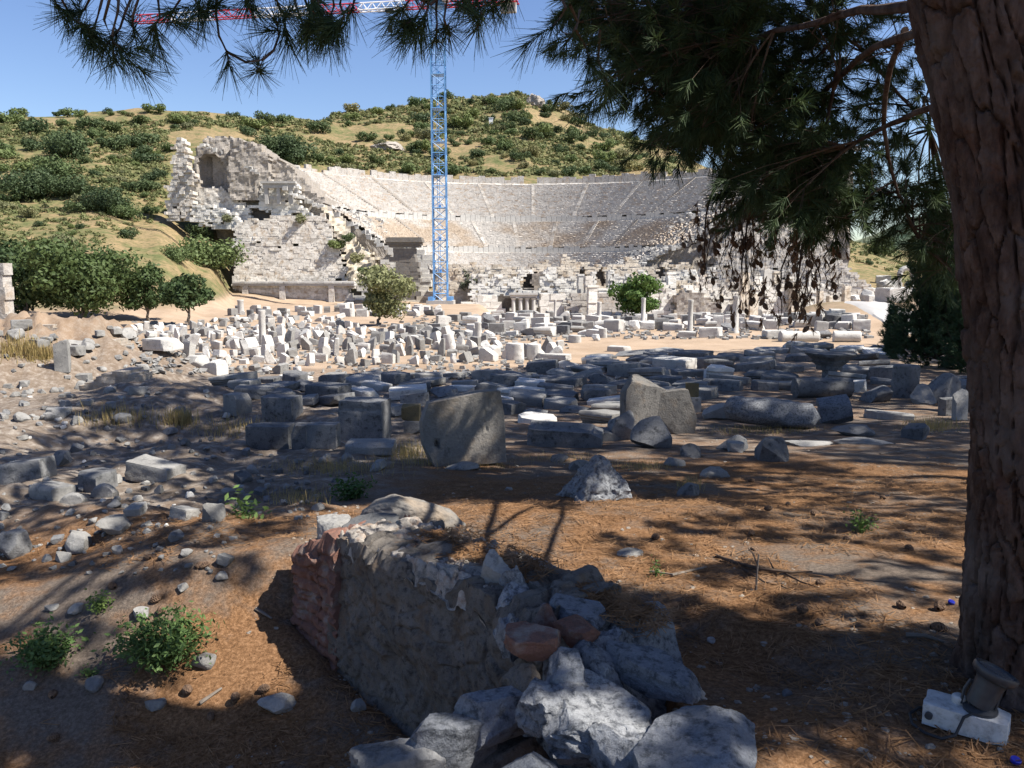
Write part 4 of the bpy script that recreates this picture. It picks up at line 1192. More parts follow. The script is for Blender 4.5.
# outliers lying left of the yard and in the walks
for (q, r, w, h, kd, lb) in [(160, 352, 34, 12, 'block', 'big flat white block lying at the left end of the yard'), (195, 366, 30, 12, 'boulder', 'broad white boulder left of the near yard corner'), (212, 374, 24, 16, 'slab', 'white slab at the nearest left corner of the yard'),
    (575, 343, 14, 8, 'drum', 'small grey drum alone on the bare ground right of the yard'), (603, 338, 9, 10, 'drum', 'round-topped grey stump right of the yard'), (596, 341, 9, 7, 'boulder', 'little boulder beside the round-topped stump'), (620, 352, 22, 6, 'block', 'flat white stone by itself right of the yard'), (488, 361, 18, 14, 'slab', 'tilted white slab leaning at the near right of the yard'), (515, 360, 20, 18, 'drum', 'pale standing drum at the near right of the yard'), (534, 360, 16, 17, 'drum', 'rounded grey standing drum next to the pale one'), (556, 358, 18, 13, 'boulder', 'white boulder at the right tip of the yard')]:
    put(q, r, w, h, kd, 'marble', lb, None, .7, R(-25))

# ---- thin standing posts and column stubs
for (px, row, w, top, lb) in [(263, 347, 7, 310, 'thin white post standing upright in the left of the yard'), (478, 344, 7, 322, 'short white post standing right of the olive tree'), (599, 322, 4.5, 302, 'slim white post in front of the coursed grey wall'), (643, 326, 4.5, 298, 'slim column stub before the bright green tree'), (690, 331, 5, 300, 'slim column stub right of the bright green tree'), (735, 333, 6.5, 296, 'tallest white column stub under the hanging twigs'), (555, 318, 2.5, 300, 'thin grey lamp-like post before the white wall'), (241, 314, 6, 300, 'small pier stub at the corner of the retaining wall')]:
    p = hit(px, row); s = p[1] / F; hgt = (row - top) * s; r_ = w * s / 2
    mb = MB(); mb.lathe([(r_ * 1.25, -.15), (r_ * 1.25, .12 * hgt * .3), (r_ * 1.02, .06 * hgt), (r_ * .95, hgt * .9), (r_ * 1.1, hgt * .95), (r_ * 1.05, hgt)], 14)
    V, Q, T = mb.data(); V = V + fbm(V * 3, 3, int(px))[:, None] * r_ * .12
    tag(obj('column_stub', V, Q, T, M['marble'], None, 40, loc=tuple(p)), lb, 'column')

# ---- B: lines of blocks on the far side of the yard
LB = [(400, 333, 'below the crane'), (441, 312, 'beside the crane foot'), (520, 322, 'in front of the columned portal'), (600, 325, 'in front of the coursed grey wall'), (641, 328, 'around the bright green tree'), (700, 335, 'between the green tree and the hanging twigs'), (740, 340, 'under the hanging twigs'), (800, 340, 'near the earth mound'), (850, 345, 'beside the pale path')]
rowsB = [(336, 405, 600, 17, 10), (333, 480, 620, 18, 11), (330, 400, 860, 17, 11), (326, 440, 860, 14, 11), (338, 640, 870, 22, 9), (322, 440, 840, 13, 10), (318, 620, 850, 13, 9), (353, 800, 890, 26, 10), (313, 380, 440, 10, 9), (316, 228, 440, 10, 8), (312.5, 240, 400, 9, 8), (309.5, 340, 440, 9, 7), (320, 440, 700, 11, 9), (318.8, 500, 860, 11, 8), (329, 560, 860, 15, 10), (324, 600, 860, 12, 9)]
for (row, p0, p1, sp_, h) in rowsB:
    px = p0
    while px < p1:
        q = px + RNG.normal() * 3; r = row + RNG.normal() * .8
        if RNG.random() < .12: px += sp_ * RNG.uniform(1, 2.5); continue
        kd = RNG.choice(['block', 'moulded', 'drum', 'boulder', 'slab'], p=[.5, .2, .1, .1, .1])
        hh = h * RNG.uniform(.55, 1.2); ww = sp_ * RNG.uniform(.7, 1.2); tone = RNG.choice(['marble', 'pale', 'grey'], p=[.55, .3, .15])
        lb = f"{'long' if ww > sp_ else 'short'} {dict(marble='white', pale='greyish', grey='dark grey')[tone]} {KWORD[kd].replace('upright ', '')} {lmk(q, r, LB)}"
        put(q, r, ww, hh, kd, tone, lb, 'blocks lined up beyond the yard: ' + lb, RNG.uniform(.5, .9), R(-18) + RNG.normal() * .25, (0, RNG.normal() * .05), .08)
        px += sp_ * RNG.uniform(.9, 1.3)
def lay(px, row, wpx, dpx, setn, label, name='column_shaft', rz=0.0, var=0):
    """a column lying on its side"""
    p = hit(px, row); s = p[1] / F; L = wpx * s; d = dpx * s
    o = link(name, PM[setn]['drum'][var], None, (p[0] - L / 2 * math.cos(rz), p[1] + d * .3 - L / 2 * math.sin(rz), g(p[0], p[1]) + d * .42), (0, R(90), rz), (d, d, L))
    return tag(o, label, 'column')
lay(800, 342, 40, 12, 'marble', 'white column shaft lying on the ground near the earth mound', rz=.1)
lay(775, 338, 24, 9, 'marble', 'shorter white column shaft lying left of the long one', rz=.2, var=1)
lay(848, 342, 26, 12, 'marble', 'grey column piece lying beside the pale path', rz=-.2)

# ---- C: the shaded field of flat blocks
LC = [(255, 385, 'at the sunlit left end of the shaded field'), (300, 400, 'behind the row of joined blocks'), (362, 385, 'behind the carved square block'), (430, 385, 'behind the big upright slab'), (520, 400, 'right of the big upright slab'), (560, 372, 'at the sunny far edge of the shaded field'), (600, 395, 'left of the leaning split slab'), (660, 365, 'behind the leaning split slab'), (720, 372, 'between the split slab and the capital'), (790, 370, 'left of the capital on its stump'), (870, 372, 'right of the capital on its stump'), (900, 350, 'beside the dark conifers'), (640, 350, 'on the sunlit strip before the bare ground'), (700, 395, 'above the long broken shaft')]
rowsC = [(380, 300, 560, 28, 9), (366, 560, 760, 28, 11), (361, 560, 890, 30, 10), (356, 640, 890, 30, 8), (372, 540, 900, 30, 12), (385, 232, 960, 30, 11), (392, 240, 960, 31, 12), (399, 250, 720, 32, 13), (407, 300, 640, 34, 14), (415, 390, 640, 36, 14), (424, 500, 640, 40, 15), (379, 560, 900, 30, 13)]
for (row, p0, p1, sp_, h) in rowsC:
    px = p0
    while px < p1:
        q = px + RNG.normal() * 5; r = row + RNG.normal() * 1.6
        if any(abs(q - a) < b and abs(r - c) < d for a, b, c, d in [(462, 42, 440, 30), (362, 28, 440, 22), (660, 38, 425, 28), (828, 24, 376, 8), (775, 50, 420, 26), (910, 20, 395, 12), (411, 12, 418, 8)]):
            px += sp_; continue
        kd = RNG.choice(['block', 'moulded', 'boulder', 'slab'], p=[.62, .2, .12, .06])
        hh = h * RNG.uniform(.5, 1.15); ww = sp_ * RNG.uniform(.8, 1.3); tone = RNG.choice(['grey', 'pale', 'marble'], p=[.48, .40, .12])
        lb = f"{'wide' if ww > sp_ * 1.05 else 'narrow'} {'flat ' if hh < h * .75 else 'thick '}{dict(marble='white', pale='light grey', grey='dark grey')[tone]} {KWORD[kd].replace('upright ', '')} {lmk(q, r, LC)}"
        put(q, r, ww, hh, kd, tone, lb, 'blocks in the shaded field: ' + lb, RNG.uniform(.5, .95), R(-22) + RNG.normal() * .3, (RNG.normal() * .05, RNG.normal() * .07), .1)
        px += sp_ * RNG.uniform(.95, 1.35)

# ---- the large named stones of the middle ground
def custom(px, row, wpx, hpx, V, Q, mat, name, label, cat, depth=.4, rz=0.0, tilt=(0, 0), sink=.03, T=None, ang=32):
    me = new_mesh(name, V, Q, T, mat, ang)
    p = hit(px, row); s = p[1] / F; w, h = wpx * s, hpx * s
    y = p[1] + w * depth * .3
    o = link(name, me, None, (p[0], y, g(p[0], p[1]) - sink * h), (tilt[0], tilt[1], rz), (w, w * depth, h))
    return tag(o, label, cat)

# big upright slab: rounded left shoulder, square dowel hole
V, Q = cubegrid(26)
V = cut(V, [((-1.0, 0, 1.0), .57), ((-1, 0, .35), .52), ((-.17, 0, 1), .455), ((1, 0, .06), .5), ((-1.0, 0, -.35), .53), ((.9, 0, 1.0), .685), ((-.3, -1, .2), .53)])
bev = np.maximum(np.abs(V[:, 1]) - .46, 0)
V[:, 0] *= 1 - bev * .5
hole = np.exp(-(((V[:, 0] + .34) / .03) ** 4 + ((V[:, 2] + .17) / .05) ** 4)) * (V[:, 1] < -.3)
V[:, 1] += hole * .3
crack = np.exp(-((V[:, 0] - .26 - .05 * V[:, 2] + .02 * np.sin(V[:, 2] * 14)) / .013) ** 2) * (V[:, 1] < -.3) * (V[:, 2] > -.05)
V[:, 1] += crack * .06
V += np.stack([fbm(V * 3 + 9 * k_, 5, 60 + k_) for k_ in range(3)], 1) * (.022, .05, .018)
V[:, 2] -= V[:, 2].min()
custom(464, 464, 84, 74, V, Q, M['slabstone'], 'upright_slab', 'large upright grey-tan slab with rounded left shoulder and small square hole', 'stone slab', .34, R(14), (R(-4), R(-2)))
# split slab at the back right: two leaning pieces
V, Q = stone('slab', 16, 341, .03, 3); V = cut(V - (0, 0, .5), [((-1, 0, .9), .5), ((.45, 0, 1), .42)]) + (0, 0, .5)
custom(643, 432, 44, 60, V, Q, M['darkslab'], 'leaning_slab', 'taller left half of the split leaning slab, dark grey', 'stone slab', .45, R(10), (R(-8), R(3)))
V, Q = stone('slab', 16, 342, .03, 3); V = cut(V - (0, 0, .5), [((1, 0, .55), .38), ((-1, 0, .8), .62)]) + (0, 0, .5)
custom(672, 434, 46, 52, V, Q, M['darkslab'], 'leaning_slab', 'lighter right half of the split leaning slab, sloping to the right', 'stone slab', .45, R(-6), (R(-10), R(8)))
V, Q = stone('boulder', 14, 343, .03); custom(652, 448, 42, 32, V, Q, M['greystone'], 'round_base', 'dark rounded stone lump in front of the split slab', 'boulder', .8)
V, Q = stone('boulder', 12, 344, .04); custom(622, 440, 28, 30, V, Q, M['greystone'], 'boulder', 'dark grey boulder left of the split slab', 'boulder', .8)
# carved lying slab with raised rim
V, Q = cubegrid(22)
V = cut(V, [((1, 0, .6), .55), ((-1, -.5, 0), .60), ((1, .7, 0), .68)])
top = V[:, 2] > .45
V[:, 2] -= top * .22 * sstep(.42, .34, np.abs(V[:, 0])) * sstep(.42, .30, np.abs(V[:, 1]))
V += np.stack([fbm(V * 3 + 9 * k_, 4, 70 + k_) for k_ in range(3)], 1) * .025; V[:, 2] -= V[:, 2].min()
custom(566, 447, 76, 19, V, Q, M['greystone'], 'carved_slab', 'long lying grey slab with a hollowed top right of the upright slab', 'stone slab', .55, R(-9), (R(3), R(2)))
V, Q = stone('boulder', 12, 345, .04); custom(609, 441, 32, 14, V, Q, M['greystone'], 'boulder', 'rounded grey stone at the right end of the hollowed slab', 'boulder', .7)
# the row of joined blocks and the carved square block
for k_, (px, w, h, lb) in enumerate([(269, 47, 25, 'left block of the joined row of three grey blocks'), (301, 16, 26, 'narrow middle block of the joined row of three grey blocks'), (323, 31, 26, 'right block of the joined row of three grey blocks')]):
    V, Q = stone('block', 12, 350 + k_, .02, 3); custom(px, 449, w, h, V, Q, M['greystone'], 'joined_block', lb, 'stone block', 1.6 if w < 20 else .6, R(-3), (0, 0))
V, Q = cubegrid(20)
fl = np.cos(V[:, 0] * 42) * (V[:, 1] < -.45) * (V[:, 2] < .28) * (V[:, 2] > -.42)
V[:, 1] += fl * .012 * (.4 + fbm(V * 5, 3, 79)) + .03 * (V[:, 1] < -.45) * (np.abs(V[:, 2] - .33) < .07)
V = cut(V, [((1, -.6, 1), .95), ((-1, -1, -.5), .98), ((1, -1, -1), 1.22)]); V += np.stack([fbm(V * 4 + 9 * k_, 4, 80 + k_) for k_ in range(3)], 1) * .025; V[:, 2] -= V[:, 2].min()
custom(364, 442, 45, 43, V, Q, M['greystone'], 'carved_block', 'dark square block with a worn carved front, standing on a flat stone', 'stone block', .7, R(-8))
V, Q = stone('block', 10, 356, .03, 3); custom(370, 454, 50, 12, V, Q, M['palestone'], 'flat_stone', 'flat pale stone under the dark carved square block', 'stone slab', .6)
V, Q = stone('block', 10, 357, .03, 4); custom(279, 423, 38, 28, V, Q, M['greystone'], 'stone_block', 'dark block with sunlit top behind the joined row', 'stone block', .7, R(-12))
V, Q = stone('block', 10, 358, .03, 4); custom(236, 415, 22, 22, V, Q, M['palestone'], 'stone_block', 'small squared block with a pale face left of the dark block', 'stone block', .9, R(-35))
for (px, row, w, h, lb) in [(412, 433, 17, 13, 'small pale stone carrying the ochre block beside the upright slab'), (693, 413, 16, 17, 'small dark stone under the ochre block by the split slab')]:
    V, Q = stone('block', 8, px, .03, 3); o = custom(px, row, w, h, V, Q, M['palestone'], 'stone_block', lb, 'stone block', .8)
    V, Q = stone('block', 9, px + 1, .015, 2); me = new_mesh('ochre_block', V, Q, None, M['yellowstone'], 32)
    w2 = o.scale.x * (19 / 17 if px < 500 else .82); h2 = o.scale.z * (17 / 13 if px < 500 else .85)
    b = link('ochre_block', me, None, (o.location.x - .02, o.location.y, o.location.z + o.scale.z * .97), (0, 0, R(-5)), (w2, w2 * .5, h2))
    tag(b, 'ochre-stained block on a pale stone left of the big upright slab' if px < 500 else 'smaller ochre-stained block right of the split slab', 'stone block')
# right-hand group
V, Q = stone('boulder', 18, 361, .05); V = cut(V - (0, 0, .5), [((1, 0, 1.2), .34), ((-1, 0, 1.4), .42)]) + (0, 0, .5)
custom(722, 419, 36, 19, V, Q, M['palestone'], 'boulder', 'wedge-shaped light grey stone left of the long broken shaft', 'boulder', .7, R(-10))
n_ = 44; th = np.arange(n_) / n_ * 6.2832; tt = np.linspace(0, 1, 30)
rad = np.interp(tt, [0, .02, .08, .5, .9, 1], [.0, .60, .86, 1.0, .84, .0])
V = np.stack([np.repeat(tt[:, None], n_, 1) - .5, rad[:, None] * np.cos(th)[None] * .5, rad[:, None] * np.sin(th)[None] * .5], -1).reshape(-1, 3)
V += np.stack([fbm(V * 5 + 9 * k_, 4, 90 + k_) for k_ in range(3)], 1) * (.03, .08, .08); V[:, 2] -= V[:, 2].min()
custom(774, 428, 96, 30, V, grid_quads(30, n_, True), M['lichenrock'], 'broken_shaft', 'long thick broken column shaft lying aslant, crusted with lichen', 'column', .40, R(-14), (0, R(4)), ang=60)
V, Q = stone('slab', 14, 362, .04, 5); custom(840, 424, 32, 28, V, Q, M['bluestone'], 'broken_block', 'light grey broken block with a slanted top right of the long shaft', 'stone block', .7, R(-14), (0, R(-12)))
n2_ = np.stack([np.repeat(tt[:, None], n_, 1) - .5, np.interp(tt, [0, .01, .03, .97, .99, 1], [0, .9, 1, 1, .9, 0])[:, None] * np.cos(th)[None] * .5, np.interp(tt, [0, .01, .03, .97, .99, 1], [0, .9, 1, 1, .9, 0])[:, None] * np.sin(th)[None] * .5], -1).reshape(-1, 3)
V = n2_ + np.stack([fbm(n2_ * 5 + 9 * k_, 3, 95 + k_) for k_ in range(3)], 1) * .03; V[:, 2] -= V[:, 2].min()
custom(824, 398, 62, 20, V, grid_quads(30, n_, True), M['greystone'], 'lying_shaft', 'smooth grey column piece lying below the capital', 'column', .32, R(4), ang=60)
# capital on a stump
p = hit(829, 381); s = p[1] / F
st = link('column_stump', PM['grey']['drum'][0], None, tuple(p), (0, 0, 0), (15 * s, 15 * s, 12 * s)); tag(st, 'short dark stump carrying the flared capital', 'column')
cp_ = link('column_capital', PM['grey']['capital'][0], None, (p[0], p[1], p[2] + 11.6 * s), (0, 0, .4), (40 * s, 40 * s, 17 * s)); tag(cp_, 'dark flared carved capital balanced on a short stump', 'column capital')
o = put(909, 398, 27, 35, 'drum', 'grey', 'tall grey column drum standing upright near the dark conifers', None, 1.0, .3, name='column_drum', var=0)
for (px, row, w, h, setn, kd, dp, rz, lb) in [
    (946, 402, 44, 32, 'grey', 'boulder', .8, .4, 'big round boulder right of the standing drum'), (926, 404, 30, 22, 'pale', 'boulder', .8, 1.4, 'rounded boulder between the standing drum and the big round one'),
    (961, 420, 13, 36, 'pale', 'slab', .6, .1, 'narrow pale pillar-like slab beside the big pine trunk'), (950, 416, 15, 22, 'grey', 'block', .8, .2, 'brownish square block beside the narrow pale slab'),
    (880, 402, 36, 18, 'grey', 'boulder', .8, 2.2, 'grey boulder left of the standing drum'), (893, 420, 46, 9, 'pale', 'block', .6, -.3, 'flat stone lying in front of the standing drum'),
    (858, 436, 50, 12, 'grey', 'boulder', .6, .1, 'flat rough grey slab below the slanted broken block'), (918, 439, 22, 18, 'grey', 'slab', .9, -.8, 'dark wedge-shaped slab standing on the needles at right'),
    (733, 450, 36, 17, 'grey', 'boulder', .7, .3, 'low dark boulder before the long broken shaft'), (776, 461, 44, 28, 'grey', 'rock', .8, 1.1, 'dark rough craggy rock right of the low dark boulder'),
    (716, 478, 34, 12, 'pale', 'rock', .8, .5, 'rounded whitish stone on the needles in the middle ground'), (738, 452, 26, 12, 'pale', 'rock', .7, 2.0, 'small light stone tucked behind the low dark boulder'),
    (693, 458, 24, 16, 'grey', 'rock', .9, .9, 'grey stone below the right half of the split slab'), (676, 466, 22, 9, 'pale', 'rock', .8, 2.6, 'bluish flat stone before the split slab'),
    (690, 497, 26, 15, 'grey', 'rock', .8, .2, 'dark stone with dry grass behind it on the needles'), (560, 462, 20, 8, 'grey', 'rock', .8, .2, 'low grey stone before the hollowed slab'), (580, 471, 30, 12, 'grey', 'rock', .8, 1.2, 'grey rock behind the pyramid-shaped rock'),
    (632, 557, 31, 7, 'pale', 'rock', .8, .2, 'flat white stone alone on the sunlit needles'), (462, 470, 36, 7, 'pale', 'rock', .6, .0, 'flat white stone at the foot of the big upright slab'), (508, 491, 9, 4, 'pale', 'rock', .8, .6, 'tiny white stone on the sunlit needles'),
    (378, 471, 20, 10, 'pale', 'rock', .8, .4, 'white stone on the earth right of the flat pale stone'), (346, 462, 15, 9, 'pale', 'rock', .8, 1.4, 'small light stone in front of the joined row'),
    (812, 446, 50, 6, 'pale', 'rock', .5, .05, 'left piece of a low crumbled line of pale stones'), (868, 444, 60, 6, 'pale', 'rock', .5, .0, 'right piece of a low crumbled line of pale stones'),
    (150, 482, 50, 20, 'pale', 'block', .7, -.2, 'flat-topped squared block in the left rubble'), (93, 492, 40, 24, 'grey', 'block', .8, -.5, 'tilted grey block left of the flat-topped one'), (101, 498, 26, 17, 'pale', 'rock', .9, .6, 'rounded white stone before the tilted grey block'),
    (48, 498, 36, 20, 'pale', 'slab', .8, -.4, 'broken slab in the left rubble'), (22, 482, 44, 22, 'grey', 'block', .8, .1, 'dark block in the rubble at the left frame edge'), (70, 505, 26, 14, 'pale', 'rock', .8, .7, 'light stone below the broken slab'),
    (212, 521, 24, 22, 'pale', 'rock', .8, .9, 'upright light stone in the middle of the left rubble'), (110, 539, 40, 19, 'pale', 'boulder', .8, .9, 'big light rounded stone in the left rubble'), (75, 553, 34, 20, 'pale', 'rock', .8, 2.1, 'chunky pale stone left of the big rounded one'),
    (8, 560, 34, 28, 'grey', 'boulder', .9, .3, 'dark boulder cut by the left frame edge'), (200, 671, 26, 13, 'pale', 'rock', .9, .3, 'light stone beside the large green weed'), (275, 716, 44, 15, 'pale', 'boulder', .6, .2, 'bluish long stone in the shade near the wall foot'),
    (93, 692, 20, 13, 'grey', 'rock', .9, 1.0, 'grey stone in the shade at lower left'), (154, 711, 22, 10, 'pale', 'rock', .7, .5, 'flat white stone in the shade at lower left'), (28, 692, 14, 9, 'pale', 'rock', .9, .8, 'small stone in the shade at the far lower left'), (357, 712, 18, 10, 'pale', 'rock', .9, .8, 'stone in the shade at the wall foot'),
    (74, 616, 18, 8, 'pale', 'rock', .9, .8, 'small white stone left of the little grass tuft'), (220, 583, 14, 7, 'pale', 'rock', .9, .8, 'white stone on the sunlit slope'), (182, 594, 12, 8, 'pale', 'rock', .9, 1.8, 'small pointed stone on the sunlit slope'), (140, 622, 20, 8, 'pale', 'rock', .9, 2.8, 'white stone just above the large green weed'), (50, 612, 14, 6, 'pale', 'rock', .9, .8, 'whitish stone above the left weed'),
    (788, 696, 12, 7, 'grey', 'rock', .9, .8, 'brown pebble-like stone right of the wall corner'), (712, 643, 10, 5, 'pale', 'rock', .9, .8, 'small pale stone on the dark earth')]:
    put(px, row, w, h, kd, setn, lb, None, dp, rz, (RNG.normal() * .08, RNG.normal() * .08), .12)
V, Q = cubegrid(26); tp_ = (V[:, 2] + .5)[:, None]; V[:, :2] = V[:, :2] * (1 - .86 * tp_ ** 1.35) + np.array((.06, 0)) * tp_; V = cut(V, [((1, -1, .6), .46), ((-1, -.6, .8), .46), ((-1, 1, .5), .5), ((.2, -1, .5), .36)]); V = V + np.stack([fbm(V * 4 + 9 * k_, 5, 377 + k_, .65) for k_ in range(3)], 1) * .14; V[:, 2] -= V[:, 2].min()
custom(598, 500, 60, 42, V, Q, M['lichenrock'], 'pyramid_rock', 'pyramid-shaped lichen-spotted rock standing alone on the needles', 'rock', .8, .4, sink=.08)

# ---- D: rubble in the hollow on the left
nD = 0; taken = []
while nD < 290:
    px = RNG.uniform(-6, 335) if nD < 240 else RNG.uniform(-6, 300); row = 440 + 135 * RNG.random() ** 1.15
    if nD >= 240: row = RNG.uniform(385, 445); 
    if px > 235 and row > 520: continue
    if px > 230 and row < 455: continue
    w = min(3.8 + RNG.exponential(4.6), 24) * (1 if row > 450 else .8)
    if any(abs(px - a) < (w + c) * .42 and abs(row - b) < (w + c) * .25 for a, b, c in taken): continue
    taken.append((px, row, w))
    kd = RNG.choice(['rock', 'boulder', 'block'], p=[.65, .2, .15]); tone = RNG.choice(['grey', 'pale', 'marble'], p=[.40, .52, .08])
    LDm = [(40, 470, 'in the far left of the hollow'), (130, 470, 'around the flat-topped block'), (230, 470, 'below the joined row of blocks'), (300, 480, 'right of the hollow by the weed'), (50, 530, 'near the left frame edge'), (120, 545, 'around the big light rounded stone'), (215, 520, 'around the upright light stone'), (180, 560, 'at the lower edge of the rubble'), (110, 420, 'on the shaded slope under the sunny mound'), (190, 420, 'on the dark bank left of the small squared block')]
    lb = f"{'large' if w > 18 else ('small' if w < 9 else 'medium')} {dict(marble='white', pale='light grey', grey='dark grey')[tone]} rubble {'block' if kd == 'block' else 'stone'} {lmk(px, row, LDm)}"
    if put(px, row, w, w * RNG.uniform(.4, .75), kd, tone, lb, 'rubble stones in the left hollow: ' + lb, RNG.uniform(.6, 1), RNG.uniform(0, 6.28), (RNG.normal() * .2, RNG.normal() * .2), .15, 'rubble_stone'): nD += 1
# stones and low walls on the sunny mound
for k_ in range(92):
    px, row = RNG.uniform(-5, 150), RNG.uniform(330, 425); w = min(5 + RNG.exponential(5), 20)
    lb = f"{'large' if w > 12 else 'small'} pale stone {'at the foot of' if row > 395 else ('half-way up' if row > 360 else 'along the top of')} the sunny mound{' by the frame edge' if px < 40 else ''}"
    put(px, row, w, w * .55, RNG.choice(['rock', 'block']), 'pale', lb, 'stones of the sunny mound: ' + lb, .8, RNG.uniform(0, 6.28), (0, 0), .2, 'mound_stone')
def ruin(name, pts, y0, depth, mat, label, cat='ruin', seed=0, cell=.12, amp=.25):
    V, Q = rough_face(pxpoly(pts, y0), y0, depth, cell, amp, seed)
    return tag(obj(name, V, Q, None, mat), label, cat)
ruin('rubble_wall', [(14, 352), (14, 331), (40, 327), (70, 329), (95, 332), (118, 344), (126, 368), (118, 388), (90, 386), (84, 368), (66, 362), (44, 366), (20, 362)], 29, 1.6, M['debris'], 'crumbling rubble wall along the top of the sunny mound', 'wall', 51, .10, .5)
ruin('rubble_wall', [(78, 398), (82, 382), (100, 377), (128, 374), (152, 382), (160, 400), (150, 412), (90, 412)], 24.5, 1.2, M['debris'], 'low rough wall in shade below the sunny mound', 'wall', 52, .09, .35)
V, Q = stone('slab', 10, 381, .04, 3); custom(62, 372, 14, 34, V, Q, M['palestone'], 'pillar_stump', 'small leaning stone pillar in front of the crumbling wall', 'pillar', .7, .2)
mb = MB(); pr_ = [332, 314, 300, 287, 275, 263]
for a_, b_ in zip(pr_, pr_[1:]):
    z0_, z1_ = zrow(a_, 38), zrow(b_, 38); xr_ = at(5 + RNG.uniform(-1, 1.5), 300, 38)[0]; mb.box((xr_ - 1.1, 38.35, (z0_ + z1_) / 2), (2.2, .7, (z1_ - z0_) * .985))
V, Q, T = mb.data(); tag(obj('stone_pillar', V, Q, T, M['seat']), 'massive squared grey stone pillar at the left frame edge', 'pillar')
# stones by the road on the right
for k_ in range(46):
    px, row = RNG.uniform(838, 960), RNG.uniform(284, 304); w = 4 + RNG.exponential(4)
    lb = f"{'larger' if w > 8 else 'small'} white stone {'left of' if px < 870 else ('behind' if px < 910 else 'right of')} the pale path"
    put(px, row, w, w * .6, RNG.choice(['rock', 'block']), 'marble', lb, 'stones beyond the pale path: ' + lb, .8, RNG.uniform(0, 6.28), name='path_stone')
for i_, (px, row) in enumerate([(491, 124)]):
    p = hit(px, row); mb = MB(); mb.box((0, 0, 1.2), (1.7, .5, 2.4)); mb.box((0, 0, 2.45), (2.0, .8, .2)); V, Q, T = mb.data()
    tag(obj('stone_marker', V, Q, T, M['white'], None, 0, loc=tuple(p)), 'small white marker standing alone high on the hillside', 'marker')

# small chips of marble lying between the fragments
rc = np.random.default_rng(44); C, S = [], []
for (x0, x1, r0, r1, n_) in [(130, 570, 322, 376, 1000), (400, 870, 316, 340, 900), (380, 700, 366, 384, 160)]:
    for _ in range(n_):
        p = hit(rc.uniform(x0, x1), rc.uniform(r0, r1))
        if p is not None: C.append(p + (0, 0, .05)); S.append(rc.uniform(.10, .42, 3) * (1.2, 1.2, .7) * min(1.3, p[1] / 60))
mb = MB(); mb.boxes(C, S, .06); V, Q, T = mb.data()
tag(obj('marble_rubble', V, Q, None, M['palestone']), 'small white marble chips lying between the yard fragments', 'rubble', kind='stuff')
# ------------------------------------------------------------------ foreground wall
def atz(px, row, z):
    X, Y, Z = ray(px, row); t = (z - CAMZ) / Z
    return np.array((X * t, Y * t, z)), t
WD = (WB - WA) / np.hypot(*(WB - WA)); WN = np.array((WD[1], -WD[0]))      # along (away), across (to the right)
wall = thing('ruined_wall', 'broken mortared rubble wall in the foreground with pale sunlit top and brick courses', 'wall', (WA[0], WA[1], -.7))
W0 = np.array((WA[0], WA[1], -.7))
def wl(s, a, z):
    s, a, z = np.broadcast_arrays(np.asarray(s, float), np.asarray(a, float), np.asarray(z, float))
    return np.stack([WA[0] + WD[0] * s + WN[0] * a, WA[1] + WD[1] * s + WN[1] * a, z], -1)
def wall_body(name, s0, s1, ns, topf, a1, zb, mat, seed, amp=.045, batter=.05, left0=0.0, nz=96):
    S = np.linspace(s0, s1, ns)
    prof = []      # (kind, t): left face up, top across, right face down
    for t in np.linspace(0, 1, nz): prof.append((0, t))
    for t in np.linspace(0, 1, 28)[1:]: prof.append((1, t))
    for t in np.linspace(0, 1, 16)[1:]: prof.append((2, t))
    rowsV = []
    for kind, t in prof:
        top = topf(S)
        if kind == 0: a = np.full_like(S, left0 - batter * (1 - t)); z = zb + (top - .03 - zb) * t
        elif kind == 1: a = left0 + a1 * t * np.ones_like(S); z = top + .02 * math.sin(t * 3.14)
        else: a = np.full_like(S, left0 + a1 + .02 * t); z = top + (zb - top) * t
        rowsV.append(np.stack([S, a, z], 1))
    V = np.array(rowsV)
    # the two ends are pulled shut
    P = V.reshape(-1, 3).copy()
    st, cid = cells(P[:, 0] * 6 + .6 * fbm(P * 5, 3, seed), P[:, 2] * 8 + P[:, 1] * 6 + .6 * fbm(P * 5 + 9, 3, seed), seed)
    stone_h = sstep(.0, .22, st) * (.4 + cid) * .03
    n = np.stack([fbm(P * 4 + 13 * k_, 5, seed + k_) for k_ in range(3)], 1)
    cols = np.array([k_ for k_, _ in prof])[:, None].repeat(ns, 1).ravel()
    P[:, 1] += np.where(cols == 0, -stone_h * .45 - n[:, 1] * amp * 1.3 - fbm(P * 17, 4, seed + 8) * .018 - fbm(P * np.array((9, 9, 2.5)), 3, seed + 9) * .02, np.where(cols == 2, n[:, 1] * amp, n[:, 1] * amp * .3))
    P[:, 2] += np.where(cols == 1, stone_h * 1.2 + n[:, 2] * amp * 1.4, n[:, 2] * amp * .5)
    P[:, 0] += n[:, 0] * amp * .6
    if 'brick' in name: P[:, 1] -= np.where(cols == 0, sstep(.0, .25, np.abs(((P[:, 2] + .02 * fbm(P * 3, 2, 5)) * 15) % 1 - .5)) * .02, 0)
    m = len(prof)
    Q = grid_quads(m, ns)
    V = wl(P[:, 0], P[:, 1], P[:, 2])
    b = MB(); b.add(V, Q)
    for e in (0, ns - 1):
        idx = np.arange(m) * ns + e; c = V[idx].mean(0)
        T = [(m, i, i + 1) if e == 0 else (m, i + 1, i) for i in range(m - 1)]
        b.add(np.vstack([V[idx], c]), None, T)
    V, Q, T = b.data()
    return obj(name, V - W0, Q, T, mat, wall, 50)
jagn = lambda S, sd, a: fbm(np.stack([S * 5, S * 0, S * 0], 1), 4, sd) * a
wall_body('rubble_face', -.02, 1.66, 250, lambda S: .10 - .03 * S + jagn(S, 3, .06), .54, -1.1, M['mortar'], 4)
